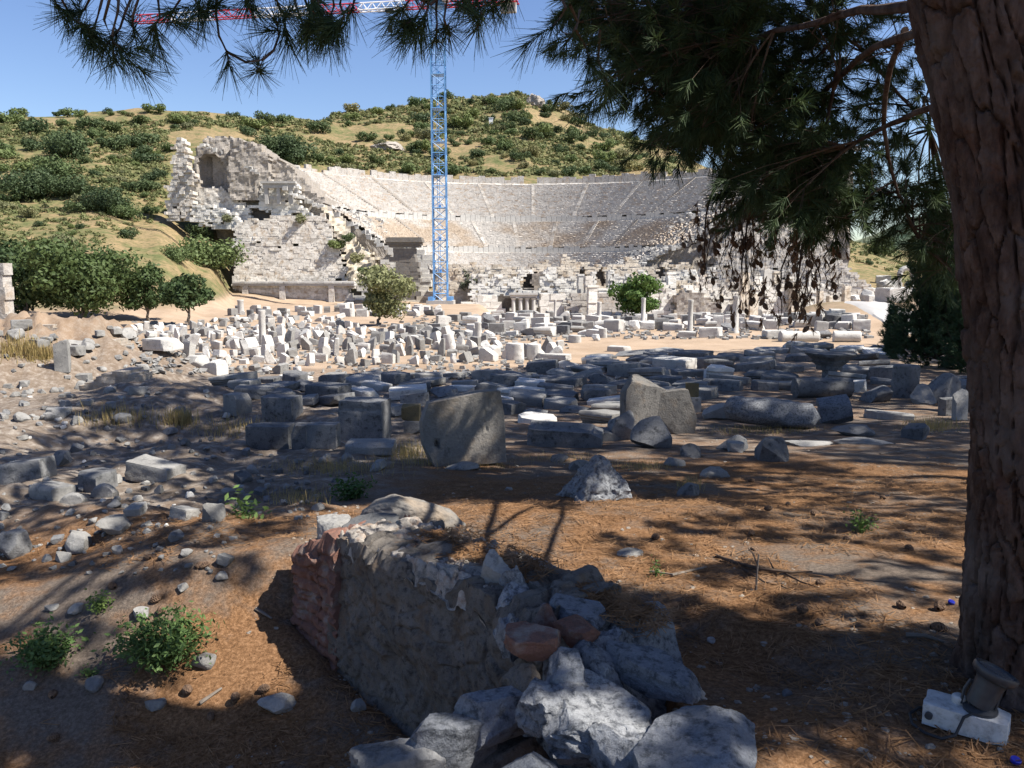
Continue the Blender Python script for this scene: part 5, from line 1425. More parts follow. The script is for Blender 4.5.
wall_body('brick_end', 1.56, 2.06, 90, lambda S: -.03 + .06 * (S < 1.75) - .08 * sstep(1.9, 2.06, S) + jagn(S, 9, .05), .60, -.95, M['brick'], 14, .03, .02, -.01)
wall_body('near_core', -.50, .10, 150, lambda S: .04 + .06 * sstep(-.35, .1, S) - .28 * sstep(-.28, -.5, S) + jagn(S, 5, .07), .50, -1.1, M['lichenrock'], 24, .07, .10)
# mortar crust with teeth along the top, sunlight painted into its pale tone
S = np.linspace(.10, 1.64, 240); A = np.concatenate([np.linspace(.0, .10, 26), np.linspace(.11, .53, 42)])
sg, ag = np.meshgrid(S, A)
P = np.stack([sg.ravel(), ag.ravel(), sg.ravel() * 0], 1)
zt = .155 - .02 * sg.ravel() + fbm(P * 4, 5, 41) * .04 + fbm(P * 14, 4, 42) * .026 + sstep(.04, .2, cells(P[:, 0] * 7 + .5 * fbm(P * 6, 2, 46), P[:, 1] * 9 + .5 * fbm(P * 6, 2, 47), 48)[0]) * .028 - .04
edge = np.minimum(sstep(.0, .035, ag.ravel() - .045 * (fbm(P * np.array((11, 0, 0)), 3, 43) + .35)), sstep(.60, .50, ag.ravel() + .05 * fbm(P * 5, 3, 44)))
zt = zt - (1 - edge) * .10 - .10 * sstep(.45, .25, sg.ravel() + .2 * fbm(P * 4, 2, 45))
V = wl(P[:, 0], P[:, 1], zt); Vb = wl(P[:, 0], P[:, 1], zt - .12)
Qt = grid_quads(len(A), len(S))
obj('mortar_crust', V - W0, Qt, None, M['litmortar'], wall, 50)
# needles caught on the wall top
rgl = np.random.default_rng(6)
def flat_needles(C, rg, L=.10, wd=.0022, up=.25):
    m = len(C); a = rg.uniform(0, 6.283, m)
    d = np.stack([np.cos(a), np.sin(a), rg.normal(size=m) * up * .4], 1) * (L * rg.uniform(.5, 1.1, m))[:, None] * .5
    s = np.stack([-np.sin(a), np.cos(a), rg.normal(size=m) * .3], 1) * wd
    return np.stack([C - d - s, C + d - s, C + d + s, C - d + s], 1).reshape(-1, 3), np.arange(m * 4).reshape(-1, 4)
n = 1100; s_ = rgl.uniform(.3, 1.2, n); a_ = rgl.normal(.34, .07, n)
V, Q = flat_needles(wl(s_, a_, .17 - .02 * s_ + fbm(np.stack([s_, a_, s_ * 0], 1) * 4, 5, 41) * .075), rgl)
n = 900; s2_ = rgl.uniform(-.42, .12, n); a2_ = rgl.normal(.33, .07, n)
V2_, Q2_ = flat_needles(wl(s2_, a2_, .135 + .02 * rgl.random(n)), rgl); Q = np.vstack([Q, Q2_ + len(V)]); V = np.vstack([V, V2_])
o = obj('needle_litter', V - W0, Q, None, M['litter'], wall); o['kind'] = 'stuff'

def wstone(px, row, wpx, dpx, thick, z, kind, mat, name='capstone', rz=0.0, tilt=(0, 0), seed=0, rough=.05, planes=None, label=None, n=14):
    """a stone bedded in the wall: seen wpx wide and dpx deep in the picture, its top at z"""
    p, t = atz(px, row, z)
    w = wpx * t / F; d = dpx * t / F / .47
    V, Q = stone(kind, n, seed, rough)
    if kind == 'block':
        rg = np.random.default_rng(seed + 1); V = cut(V - (0, 0, .5), [(d * (1, 1, .7), rg.uniform(.40, .56)) for d in rg.normal(size=(9, 3))]) + (0, 0, .5)
    V = V + np.stack([fbm(V * 11 + 9 * k_, 4, seed + 40 + k_, .6) for k_ in range(3)], 1) * .022; V[:, 2] -= V[:, 2].min(); V[:, 2] /= V[:, 2].max()
    if planes: V = cut(V - (0, 0, .5), planes) + (0, 0, .5); V[:, 2] -= V[:, 2].min()
    o = link(name, new_mesh(name, V, Q, None, mat, 34), wall, Vector(p - W0) - Vector((0, 0, thick)), (tilt[0], tilt[1], rz), (w, d, thick))
    if label: o['label'] = label
    return o
for i, a in enumerate([
    # px, row, w, d, thick, z, kind, mat, rz, tilt, label
    (412, 497, 104, 34, .26, .13, 'boulder', 'slabstone', -.25, (0, .03), 'broad smooth pale slab at the far end of the wall'),
    (334, 517, 34, 16, .2, .10, 'block', 'palestone', .3, (0, 0), None),
    (372, 516, 56, 14, .16, .12, 'block', 'greystone', -.1, (.05, 0), None),
    (322, 548, 34, 14, .12, -.02, 'rock', 'brick', .5, (0, .1), 'red brick lump on the low end'),
    (497, 552, 36, 18, .16, .27, 'boulder', 'palestone', .2, (0, 0), 'rounded white cobble on the wall top'),
    (520, 563, 30, 18, .18, .24, 'rock', 'lichenrock', .9, (0, 0), None),
    (512, 585, 46, 26, .20, .17, 'rock', 'lichenrock', .3, (.1, 0), None),
    (478, 578, 30, 16, .14, .14, 'rock', 'mortar', 1.3, (0, .1), None),
    (453, 565, 26, 12, .10, .15, 'rock', 'litmortar', .8, (0, .1), None),
    (535, 580, 28, 20, .14, .16, 'rock', 'slabstone', .4, (0, .15), None),
    (576, 602, 66, 24, .12, .17, 'block', 'bluestone', -.55, (0, .10), 'flat pale blue-grey slab on the right edge'),
    (532, 630, 58, 22, .10, .20, 'block', 'brick', -.15, (.05, -.05), 'broken red brick'),
    (574, 620, 34, 24, .10, .19, 'block', 'brick', .5, (0, .1), 'second broken red brick'),
    (508, 612, 30, 24, .20, .18, 'rock', 'lichenrock', .2, (0, 0), None),
    (549, 604, 22, 18, .16, .20, 'rock', 'brick', .8, (0, 0), None),
    (568, 652, 40, 24, .20, .16, 'block', 'bluestone', -.2, (.25, 0), 'squared blue-grey stone below the bricks'),
    (598, 648, 40, 30, .20, .15, 'rock', 'lichenrock', .6, (0, 0), None),
    (606, 628, 28, 22, .16, .14, 'rock', 'lichenrock', 1.6, (0, 0), None),
    (652, 657, 108, 22, .14, .13, 'block', 'bluestone', -.62, (0, .12), 'long slanting slab on the right edge'),
    (524, 664, 44, 30, .22, .10, 'rock', 'mortar', .3, (0, 0), None),
    (592, 692, 124, 50, .2, .10, 'block', 'lichenrock', -.2, (.1, .1), 'large crusted stone in the wall corner'),
    (548, 688, 54, 26, .16, .11, 'block', 'lichenrock', .7, (0, 0), None),
    (632, 726, 84, 44, .22, .08, 'block', 'lichenrock', 1.2, (0, .15), None),
    (610, 735, 60, 40, .30, .04, 'rock', 'slabstone', .4, (0, 0), None),
    (694, 722, 126, 70, .40, .15, 'block', 'bluestone', -.35, (.2, .05), 'largest pale flat-faced stone at the wall corner'),
    (716, 765, 70, 40, .30, -.06, 'rock', 'debris', .1, (0, 0), None),
    (528, 762, 96, 44, .28, .08, 'block', 'bluestone', .35, (.1, -.1), 'pale stone at the bottom edge of the picture'),
    (592, 764, 50, 44, .30, .07, 'boulder', 'bluestone', -.5, (0, .3), None),
    (650, 775, 60, 40, .30, .05, 'rock', 'lichenrock', .9, (0, 0), None),
    (500, 690, 92, 22, .20, .03, 'block', 'bluestone', .45, (0, 0), None),
    (452, 716, 100, 22, .22, -.03, 'block', 'bluestone', .5, (0, .05), 'long stone of the low return wall'),
    (402, 744, 100, 22, .22, -.08, 'block', 'greystone', .45, (0, 0), None),
    (362, 768, 90, 22, .22, -.13, 'block', 'bluestone', .5, (0, 0), None),
    (440, 762, 90, 40, .24, -.20, 'block', 'mortar', .4, (0, 0), None),
]):
    wstone(*a[:6], a[6], M[a[7]], 'brick' if a[7] == 'brick' else 'capstone', a[8], a[9], 500 + i, .15 if a[7] in ('lichenrock', 'mortar', 'litmortar') else .07, None, a[10], 34 if a[2] > 60 else 20)
# the low return wall's earth core
V, Q = stone('boulder', 20, 561, .07); p0, _ = atz(455, 735, -.13)
link('return_core', new_mesh('return_core', V, Q, None, M['mortar'], 40), wall, Vector(p0 - W0) - Vector((0, 0, .72)), (0, 0, .48), (1.15, .40, .72))

# ------------------------------------------------------------------ needles, cones, twigs
def tufts(tips, dirs, shoot, n, L, wd, rg, spread=.75):
    """bottle-brush pine shoots: needles along the last stretch of every twig"""
    tips = np.asarray(tips, float); dirs = np.asarray(dirs, float); dirs = dirs / (np.linalg.norm(dirs, axis=1)[:, None] + 1e-9)
    m = len(tips); t = rg.uniform(0, 1, (m, n)) ** .8
    base = tips[:, None] - dirs[:, None] * (shoot * (1 - t))[..., None]
    rnd = rg.normal(size=(m, n, 3)); rnd /= np.linalg.norm(rnd, axis=-1)[..., None]
    perp = rnd - dirs[:, None] * (rnd * dirs[:, None]).sum(-1)[..., None]; perp /= np.linalg.norm(perp, axis=-1)[..., None] + 1e-9
    d = dirs[:, None] + perp * (spread * rg.uniform(.5, 1.5, (m, n)))[..., None] + np.array((0, 0, -.12))
    d /= np.linalg.norm(d, axis=-1)[..., None]
    l = L * rg.uniform(.65, 1.1, (m, n))[..., None]
    e = base + d * l + np.array((0, 0, -1)) * l * .10
    w = np.cross(d, rg.normal(size=(m, n, 3))); w /= np.linalg.norm(w, axis=-1)[..., None] + 1e-9; w = w * wd
    V = np.stack([base - w, e - w * .35, e + w * .35, base + w], 2).reshape(-1, 3)
    return V, np.arange(m * n * 4).reshape(-1, 4)
def cone_mesh():
    n, m = 14, 13; th = np.arange(n) / n * 6.2832; t = np.linspace(0, 1, m)
    r = .42 * np.sin(np.clip(t * .93 + .07, 0, 1) * np.pi) ** .75
    off = (np.arange(m) % 2)[:, None] * (np.pi / n)
    rr = r[:, None] * (1 + .16 * np.cos((th[None] + off) * 7)) * (1 + .10 * (np.arange(m) % 2)[:, None])
    V = np.stack([rr * np.cos(th + off), rr * np.sin(th + off), np.repeat(t[:, None], n, 1) * 1.25], -1).reshape(-1, 3)
    return new_mesh('pine_cone_mesh', V, grid_quads(m, n, True), None, M['cone'], 0)
CONE = cone_mesh()

# ------------------------------------------------------------------ the near pine
pb = hit(1006, 690); PY = pb[1]
pine = thing('pine_tree', 'big old pine with furrowed reddish bark and drooping dark branches at the right', 'tree', tuple(pb))
P0 = np.array(pb)
tpts = [(1036, 745), (1036, 690), (1039, 560), (1041, 420), (1036, 300), (1024, 190), (1003, 90), (980, 0), (962, -110), (945, -260), (930, -480)]
ctr = np.array([at(a, b, PY + .03 + .0 * i_) for i_, (a, b) in enumerate(tpts)])
zz = np.linspace(ctr[0, 2], ctr[-1, 2], 560)
path = np.stack([np.interp(zz, ctr[:, 2], ctr[:, k_]) for k_ in range(3)], 1)
for _ in range(30): path[1:-1, :2] = (path[:-2, :2] + path[2:, :2]) / 2
n_ = 220; th = np.arange(n_) / n_ * 6.28318
base_r = np.interp(zz, [-.3, 0, .15, .5, 1.2, 2.5, 4.5], [.33, .275, .25, .235, .225, .215, .18])
U, Zg = np.meshgrid(th, zz); wob = fbm(np.stack([np.cos(U.ravel()) * 1.2, np.sin(U.ravel()) * 1.2, Zg.ravel() * 1.3], 1), 4, 71).reshape(U.shape)
pu = U / 6.28318 * 21; 
# furrows: tall plates split again by cross cracks
f1, id1 = cells((np.floor(pu.ravel() * 0) + pu.ravel() + 1.1 * wob.ravel()) % 21, Zg.ravel() * 3.6 + 2.0 * wob.ravel() + .35 * fbm(np.stack([pu.ravel(), Zg.ravel() * 6, Zg.ravel() * 0], 1), 3, 76), 72)
f2, id2 = cells(pu.ravel() * 2.1, Zg.ravel() * 16, 73)
fine = fbm(np.stack([np.cos(U.ravel()) * 9, np.sin(U.ravel()) * 9, Zg.ravel() * 14], 1), 4, 74)
lay_ = fbm(np.stack([np.cos(U.ravel()) * 4, np.sin(U.ravel()) * 4, Zg.ravel() * 3.2], 1), 4, 75) * 5; lay_ = np.floor(lay_) + sstep(.0, .22, lay_ - np.floor(lay_))
dsp = (sstep(0, .13, f1) * (.55 + .6 * id1) * .027 + sstep(0, .16, f2) * .007 * (.3 + id2) + lay_ * .0042 + fine * .009).reshape(U.shape) - .02
rr = base_r[:, None] * (1 + .07 * wob + .16 * np.exp(-np.maximum(Zg - .02, 0) / .13) * (np.cos(U * 5 + 1.2) * .6 + np.cos(U * 3 + .4) * .4)) + dsp
V = np.stack([path[:, 0][:, None] + rr * np.cos(U), path[:, 1][:, None] + rr * np.sin(U), Zg], -1).reshape(-1, 3)
obj('trunk', V - P0, grid_quads(len(zz), n_, True), None, M['bark'], pine, 60)
rgp = np.random.default_rng(17)
BR = []       # points of the branch skeleton the twigs start from
lm = MB()
def limb(pts, r0, r1, mb=None, n=18):
    """pts: (px, row, distance)"""
    c = np.array([at(*q) for q in pts]); t = np.linspace(0, len(c) - 1, n)
    pth = np.stack([np.interp(t, np.arange(len(c)), c[:, k_]) for k_ in range(3)], 1)
    for _ in range(3): pth[1:-1] = (pth[:-2] + 2 * pth[1:-1] + pth[2:]) / 4
    pth[1:-1] += rgp.normal(size=(n - 2, 3)) * r0 * .25
    (mb or lm).tube(pth, np.linspace(r0, r1, n), 8); BR.extend(pth[2:]); return pth
limb([(985, 20, 3.0), (930, 8, 3.6), (870, 8, 4.6), (800, 22, 5.8), (720, 55, 7.0), (650, 70, 7.8)], .032, .012)
limb([(975, -60, 3.0), (900, -50, 4.0), (800, -30, 5.6), (690, 20, 7.4), (600, 25, 8.4), (560, 12, 8.8)], .03, .010)
limb([(1000, 110, 3.1), (940, 100, 4.2), (890, 125, 5.6), (840, 150, 6.6), (800, 190, 7.4)], .022, .010)
limb([(985, 10, 3.1), (900, 35, 4.6), (850, 60, 6.2), (800, 120, 7.4), (760, 160, 8.0), (745, 220, 8.1), (742, 290, 8.1)], .026, .007)
limb([(840, 60, 6.4), (825, 130, 6.8), (812, 200, 7.0), (800, 260, 7.1), (795, 315, 7.1)], .016, .007)
limb([(905, 30, 4.6), (885, 80, 5.4), (885, 150, 6.2), (900, 200, 6.7), (925, 250, 7.0)], .02, .009)
limb([(760, 110, 7.4), (720, 170, 7.7), (705, 215, 7.8), (704, 275, 7.8)], .014, .006)
limb([(790, 90, 7.2), (840, 30, 7.0), (870, 60, 7.2), (930, 130, 7.6)], .018, .008)
limb([(700, 30, 7.2), (640, 30, 7.8), (590, 45, 8.2), (560, 30, 8.4)], .016, .006)
limb([(860, 10, 4.8), (840, 12, 5.0), (822, 18, 5.2), (812, 34, 5.3)], .010, .004)
limb([(960, -200, 3.0), (780, -160, 3.1), (560, -90, 3.1), (380, -50, 3.0), (200, -40, 2.95), (60, -40, 2.95)], .035, .010, n=30)
limb([(560, -90, 3.1), (470, -30, 2.95), (430, 5, 2.9)], .016, .005)
V, Q, T = lm.data(); obj('limb', V - P0, Q, T, M['bark'], pine, 40)
BRA = np.array(BR)
twg = MB(); TIP, DIR = [], []; FAR = 0
def twig_to(tip, r=.0035, n=6, droop=.12, maxd=None):
    tip = np.asarray(tip, float); d = np.linalg.norm(BRA - tip, axis=1); s = BRA[np.argmin(d)]
    L = d.min(); m_ = (s + tip) / 2 + np.array((0, 0, droop * L)) + rgp.normal(size=3) * .06 * L
    t = np.linspace(0, 1, n)[:, None]; pth = (1 - t) ** 2 * s + 2 * t * (1 - t) * m_ + t * t * tip
    twg.tube(pth, np.linspace(max(r * 1.6, .003), r * .7, n), 4, False); return pth[-1] - pth[-2], pth
DENS = [(615, 26, 38, 30, 60), (585, 8, 22, 12, 14), (655, 70, 44, 38, 90), (705, 50, 62, 44, 130), (728, 112, 56, 40, 130), (688, 138, 34, 18, 36), (780, 70, 60, 58, 75), (800, 150, 44, 42, 75), (818, 200, 34, 32, 64), (770, 190, 30, 26, 50),
        (865, 35, 46, 38, 26), (885, 120, 40, 46, 22), (905, 200, 34, 20, 38), (935, 225, 20, 34, 28), (925, 60, 24, 50, 12), (740, 8, 120, 14, 60), (848, 160, 22, 50, 16), (945, 250, 16, 50, 30)]
for (cx, cy, rx, ry, k_) in DENS:
    nc = max(3, int(k_ * 2.15) // 7)
    for _ in range(nc):
        a = rgp.uniform(0, 6.283); q = math.sqrt(rgp.random())
        c = at(cx + rx * q * math.cos(a), cy + ry * q * math.sin(a), rgp.uniform(6.2, 8.8))
        dv, pth = twig_to(c, .006)
        for j in range(9):
            e = c + rgp.normal(size=3) * np.array((.19, .24, .15)); s = pth[-1 - (j % 4)]
            twg.tube([s, (s + e) / 2 + (0, 0, .02), e], [.003, .0026, .002], 3, False)
            TIP.append(e); DIR.append((e - s) + np.array((0, 0, -.05))); FAR += 1
# the twigs hanging into the sky on the left, each with its brush of needles
HANG = [[(70, -25), (62, 0), (72, 18), (86, 27)], [(110, -30), (100, 8), (96, 22), (92, 36)], [(120, -25), (118, 10), (112, 35), (114, 58)], [(130, -30), (138, 0), (132, 18), (134, 33)], [(150, -20), (158, 0), (160, 18), (152, 30)], [(90, -30), (92, -5), (84, 10), (72, 14)], [(60, -30), (52, -8), (56, 4), (66, 12)], [(140, -20), (126, 10), (120, 28), (106, 46)], [(112, -10), (104, 20), (112, 40), (124, 52)],
        [(218, -20), (216, 14), (219, 36), (227, 52), (229, 64)], [(227, 52), (246, 62), (262, 60), (259, 70)], [(262, 60), (274, 50), (279, 36), (276, 20)], [(190, -20), (196, 2), (200, 10)], [(176, -25), (180, 0), (172, 12)], [(240, -20), (246, 0), (252, 8)], [(205, -20), (210, 2), (207, 13)],
        [(290, -20), (296, 6), (302, 22), (306, 34)], [(320, -20), (318, 6), (324, 20), (326, 30)], [(345, -20), (340, 4), (344, 16), (338, 28)], [(270, -20), (278, 4), (284, 14)], [(306, -20), (312, 0), (318, 12)], [(330, -20), (334, 6), (330, 18)], [(352, -20), (354, 0), (352, 10)], [(300, -15), (310, 14), (312, 24)],
        [(420, -20), (424, 4), (415, 18), (406, 24)], [(438, -15), (436, 10), (437, 24), (436, 38)], [(450, -15), (446, 6), (444, 20), (448, 30)], [(470, -15), (478, 4), (482, 14), (477, 28)], [(500, -20), (496, -4), (492, 8)], [(430, -20), (428, 8), (424, 20), (418, 30)], [(405, -20), (412, -4), (404, 8)], [(520, -20), (512, -8), (506, 2)], [(455, -20), (462, -2), (466, 8)],
        [(560, -5), (566, 8), (560, 18), (553, 26)], [(580, 10), (576, 30), (586, 48), (590, 62)], [(600, 30), (598, 60), (606, 80), (610, 92)], [(570, 5), (578, 22), (572, 36), (566, 42)]]
CONES = []
for hp in HANG:
    c = np.array([at(a, b, 2.95 + .25 * rgp.random() * 0 + .1 * math.sin(a)) for a, b in hp])
    twg.tube(c, np.linspace(.0055, .0032, len(c)), 5, False)
    d = c[-1] - c[-2]
    TIP.append(c[-1] + d * .25); DIR.append(d)
    for f in (.3, .65):
        if rgp.random() < .75:
            m_ = c[-2] * (1 - f) + c[-1] * f; dd = d / np.linalg.norm(d) + rgp.normal(size=3) * .7
            TIP.append(m_ + dd * .05); DIR.append(dd)
V1, Q1 = tufts(np.array(TIP[:FAR]), np.array(DIR[:FAR]), .13, 58, .14, .0030, rgp)
Vh, Qh = tufts(np.array(TIP[FAR:]), np.array(DIR[FAR:]), .10, 74, .125, .0014, rgp)
Q1 = np.vstack([Q1, Qh + len(V1)]); V1 = np.vstack([V1, Vh])
# dead twigs with cones and dry needles hanging below the branch
DT, DD = [], []
for (x0, y0, x1, y1, k_, dep) in [(742, 180, 744, 312, 34, 8.1), (722, 190, 700, 285, 15, 7.8), (705, 235, 686, 248, 5, 7.8), (724, 200, 720, 275, 12, 7.9), (752, 195, 756, 308, 20, 8.1), (795, 225, 799, 322, 26, 7.1), (812, 230, 822, 306, 16, 7.1), (826, 245, 833, 292, 7, 7.1), (770, 200, 776, 262, 9, 7.4), (785, 250, 779, 330, 12, 7.1), (733, 240, 730, 300, 7, 8.1), (808, 260, 806, 318, 8, 7.1)]:
    c = np.array([at(x0 + (x1 - x0) * t + rgp.normal() * 3, y0 + (y1 - y0) * t, dep) for t in np.linspace(0, 1, 9)])
    twg.tube(c, np.linspace(.008, .003, 9), 4, False)
    for _ in range(int(k_ * 1.4)):
        q = c[rgp.integers(1, 9)] + rgp.normal(size=3) * np.array((.085, .14, .08))
        s = c[rgp.integers(0, 8)]
        twg.tube([s, q], [.002, .0015], 3, False)
        DT.append(q); DD.append((rgp.normal() * .35, rgp.normal() * .35, -1))
        if rgp.random() < .45: CONES.append((q + (0, 0, -.03), .075))
Vd, Qd = tufts(np.array(DT), np.array(DD), .07, 22, .055, .0036, rgp, .55)
obj('dead_needles', Vd - P0, Qd, None, M['deadneedle'], pine)
for (px, row, s) in [(213, 13, .055), (216, 43, .05), (211, 48, .048), (228, 46, .04), (266, 54, .035), (122, 3, .055), (131, 5, .05), (487, 13, .04), (338, 18, .045), (345, 24, .04), (306, 37, .03), (196, 14, .04), (596, 66, .04), (560, 40, .04)]:
    CONES.append((at(px, row, 2.95), s))
for q, s in CONES[:96]:
    o = link('pine_cone', CONE, pine, Vector(q - P0), (math.pi + rgp.normal() * .5, rgp.normal() * .5, rgp.uniform(0, 6)), (s * .62, s * .62, s * .85))
# the crown overhead, out of the picture: it shades the ground as in the photograph
LIT = [[(-60, 588), (60, 592), (120, 598), (200, 600), (246, 592), (262, 560), (300, 518), (345, 503), (335, 545), (310, 600), (300, 700), (255, 700), (200, 672), (120, 640), (60, 618), (-60, 640)],
       [(318, 528), (380, 478), (450, 466), (600, 470), (650, 490), (700, 512), (640, 530), (590, 540), (640, 562), (760, 602), (700, 606), (620, 592), (560, 576), (500, 572), (430, 580), (380, 545), (335, 545)],
       [(680, 532), (800, 534), (900, 556), (840, 572), (760, 560), (700, 552)], [(800, 582), (930, 606), (950, 622), (900, 624), (830, 606)], [(860, 536), (1000, 540), (1000, 556), (880, 552)],
       [(690, 472), (760, 464), (830, 470), (760, 486)], [(560, 452), (640, 452), (700, 458), (620, 468)], [(395, 438), (500, 438), (505, 474), (400, 474)], [(830, 462), (1000, 470), (1000, 482), (880, 480)],
       [(30, 545), (90, 520), (140, 532), (80, 556)], [(190, 505), (225, 500), (230, 520), (200, 525)], [(225, 535), (270, 530), (262, 548)], [(90, 480), (160, 470), (150, 486), (100, 498)], [(640, 410), (700, 425), (690, 440), (640, 430)], [(830, 405), (960, 405), (960, 420), (860, 425)], [(140, 560), (200, 552), (230, 560), (170, 570)]]
def pxrow(x, y, z):
    Yc = y * CP - (z - CAMZ) * SP; Zc = y * SP + (z - CAMZ) * CP
    return 512 + F * x / np.maximum(Yc, .01), 384 - F * Zc / np.maximum(Yc, .01), Yc
def in_view(p, m=25):
    a, b, c = pxrow(p[:, 0], p[:, 1], p[:, 2]); return (c > .05) & (a > -m) & (a < 1024 + m) & (b > -m) & (b < 768)
S3 = np.array(SUN)
def occluders(xs, ys, zlo, zhi, shade, rg, jit):
    X, Y = np.meshgrid(xs, ys); X, Y = X.ravel() + rg.normal(size=X.size) * jit, Y.ravel() + rg.normal(size=X.size) * jit
    Z = zg(X, Y, False); a, b, c = pxrow(X, Y, Z)
    m = shade(X, Y, a, b)
    X, Y, Z = X[m], Y[m], Z[m]
    for _ in range(6):
        t = (rg.uniform(zlo, zhi, len(X)) - Z) / S3[2]
        Pc = np.stack([X, Y, Z], 1) + t[:, None] * S3
        bad = in_view(Pc)
        if _ == 0: out = Pc.copy(); ok = ~bad
        else: out = np.where((~ok & ~bad)[:, None], Pc, out); ok |= ~bad
    return out[ok]
def near_shade(X, Y, a, b):
    m = (b > 466) | (Y < 2)
    for L in LIT: m &= ~inside(L, a + RNG.normal(size=len(a)) * 3, b + RNG.normal(size=len(a)) * 2)
    return m & (a > -420) & (a < 1500)
C1 = occluders(np.arange(-8.2, 6.6, .31), np.arange(-1.0, 11.8, .31), 4.4, 7.4, near_shade, rgp, .05)
# shade for the hanging twigs, the low boughs and the trunk as well
tipa = np.array(TIP); sel = tipa[rgp.random(len(tipa)) < np.where(np.arange(len(tipa)) < FAR, .18, .25)]
trk = path[rgp.integers(40, 400, 260)] + rgp.normal(size=(260, 3)) * .13
q = np.vstack([np.repeat(sel, 2, 0), trk, trk]); q = q + rgp.normal(size=q.shape) * .12 + S3 * rgp.uniform(2.0, 5.0, len(q))[:, None]
C1 = np.vstack([C1, q[~in_view(q)]])
k_ = 7
T1 = np.repeat(C1, k_, 0) + rgp.normal(size=(len(C1) * k_, 3)) * .085; D1 = rgp.normal(size=T1.shape) + np.array((0, 0, -.2))
V2, Q2 = tufts(T1, D1, .11, 40, .13, .0072, rgp)
V = np.vstack([V1, V2]); Q = np.vstack([Q1, Q2 + len(V1)])
obj('crown', V - P0, Q, None, M['needle'], pine)
V, Q, T = twg.data(); obj('twigs', V - P0, Q, T, M['twig'], pine)
up = MB(); top = path[-1]
tk = np.vstack([top - (0, 0, .3), top + (-.1, .1, .8), top + (-.2, .1, 2.0), top + (-.1, .2, 3.2)]); up.tube(tk, [.17, .15, .10, .04], 10)
nl = 0
for i_ in rgp.permutation(len(C1)):
    s = tk[0] * (1 - (f := rgp.random())) + tk[2] * f; e = C1[i_]; pth = np.array([s, s * .5 + e * .5 + (0, 0, .25), e])
    w_ = np.linspace(.15, 1, 14)[:, None]; sm = s * (1 - w_) ** 2 + 2 * pth[1] * w_ * (1 - w_) + e * w_ * w_
    gp = sm - S3 * ((sm[:, 2] + .3) / S3[2])[:, None]; a, b, c = pxrow(gp[:, 0], gp[:, 1], gp[:, 2])
    if any(inside(L, a, b).any() for L in LIT) or in_view(sm, 10).any(): continue
    up.tube(pth, [.03, .018, .006], 5, False); nl += 1
    if nl >= 22: break
V, Q, T = up.data(); obj('upper_limb', V - P0, Q, T, M['bark'], pine, 40)

# ------------------------------------------------------------------ taller pines standing to the right, most of them out of the picture
SHX, SHY = [-100, 40, 75, 92, 130, 250, 400, 540, 640, 690, 800, 960, 1200], [452, 448, 402, 393, 384, 385, 381, 369, 359, 352, 350, 347, 345]
def mid_shade(X, Y, a, b):
    lim = np.interp(a, SHX, SHY)
    m = (b > lim + RNG.normal(size=len(a)) * 2.5) & (b < 470) & (a > -160) & (a < 1160)
    for L in LIT[5:]: m &= ~inside(L, a, b)
    gaps = vnoise(np.stack([X * .45, Y * .45, X * 0], 1), 91) > .62
    return m & ~gaps
C2 = occluders(np.arange(-16, 42, .62), np.arange(8.5, 66, .62), 13.5, 20.0, mid_shade, rgp, .15)
PT = np.array([(11.9, 20.3), (19.5, 13.0), (27.0, 24.0), (33.0, 36.0), (21.5, 35.2), (13.5, 6.5), (40, 47)])
own = np.argmin(np.linalg.norm(C2[:, None, :2] - PT[None] - np.array((-1.5, 0)), axis=2), axis=1)
PL = ['tall dark pine hidden behind the big pine trunk', 'tall pine standing out of view to the right', 'tall pine farther right along the row', 'tall pine at the far end of the row', 'slender pine behind the dark conifers', 'nearest pine of the row at right', 'last pine of the row beyond the conifers']
for i_, (tx, ty) in enumerate(PT):
    C = C2[own == i_]
    if len(C) < 3: continue
    b = np.array((tx, ty, g(tx, ty))); rt = thing('pine_tree', PL[i_], 'tree', tuple(b), 0, 'row of tall pines to the right')
    mb = MB(); hz = C[:, 2].mean()
    tk = np.array([b - (0, 0, .3), b + (.15, .1, 4), b + (-.1, .1, 9), np.array((tx + .1, ty, hz)), np.array((tx, ty, hz + 3.5))]); mb.tube(tk, [.30, .26, .22, .16, .05], 12)
    mb.build('trunk', M['bark'], rt, 40, loc=None); rt.children[-1].data.transform(Matrix.Translation(-Vector(b)))
    mb = MB()
    for q in C[rgp.permutation(len(C))[:34]]:
        s = tk[2] * .25 + tk[3] * .75 if rgp.random() < .5 else tk[3]
        mb.tube([s, s * .5 + q * .5 + (0, 0, .5), q], [.08, .05, .015], 5, False)
    V, Q, T = mb.data(); obj('limb', V - b, Q, T, M['bark'], rt, 40)
    kk = 12
    T2 = np.repeat(C, kk, 0) + rgp.normal(size=(len(C) * kk, 3)) * np.array((.34, .34, .24)); D2 = rgp.normal(size=T2.shape) + (0, 0, .2)
    V, Q = tufts(T2, D2, .22, 14, .32, .042, rgp, .8); obj('crown', V - b, Q, None, M['needle'], rt)

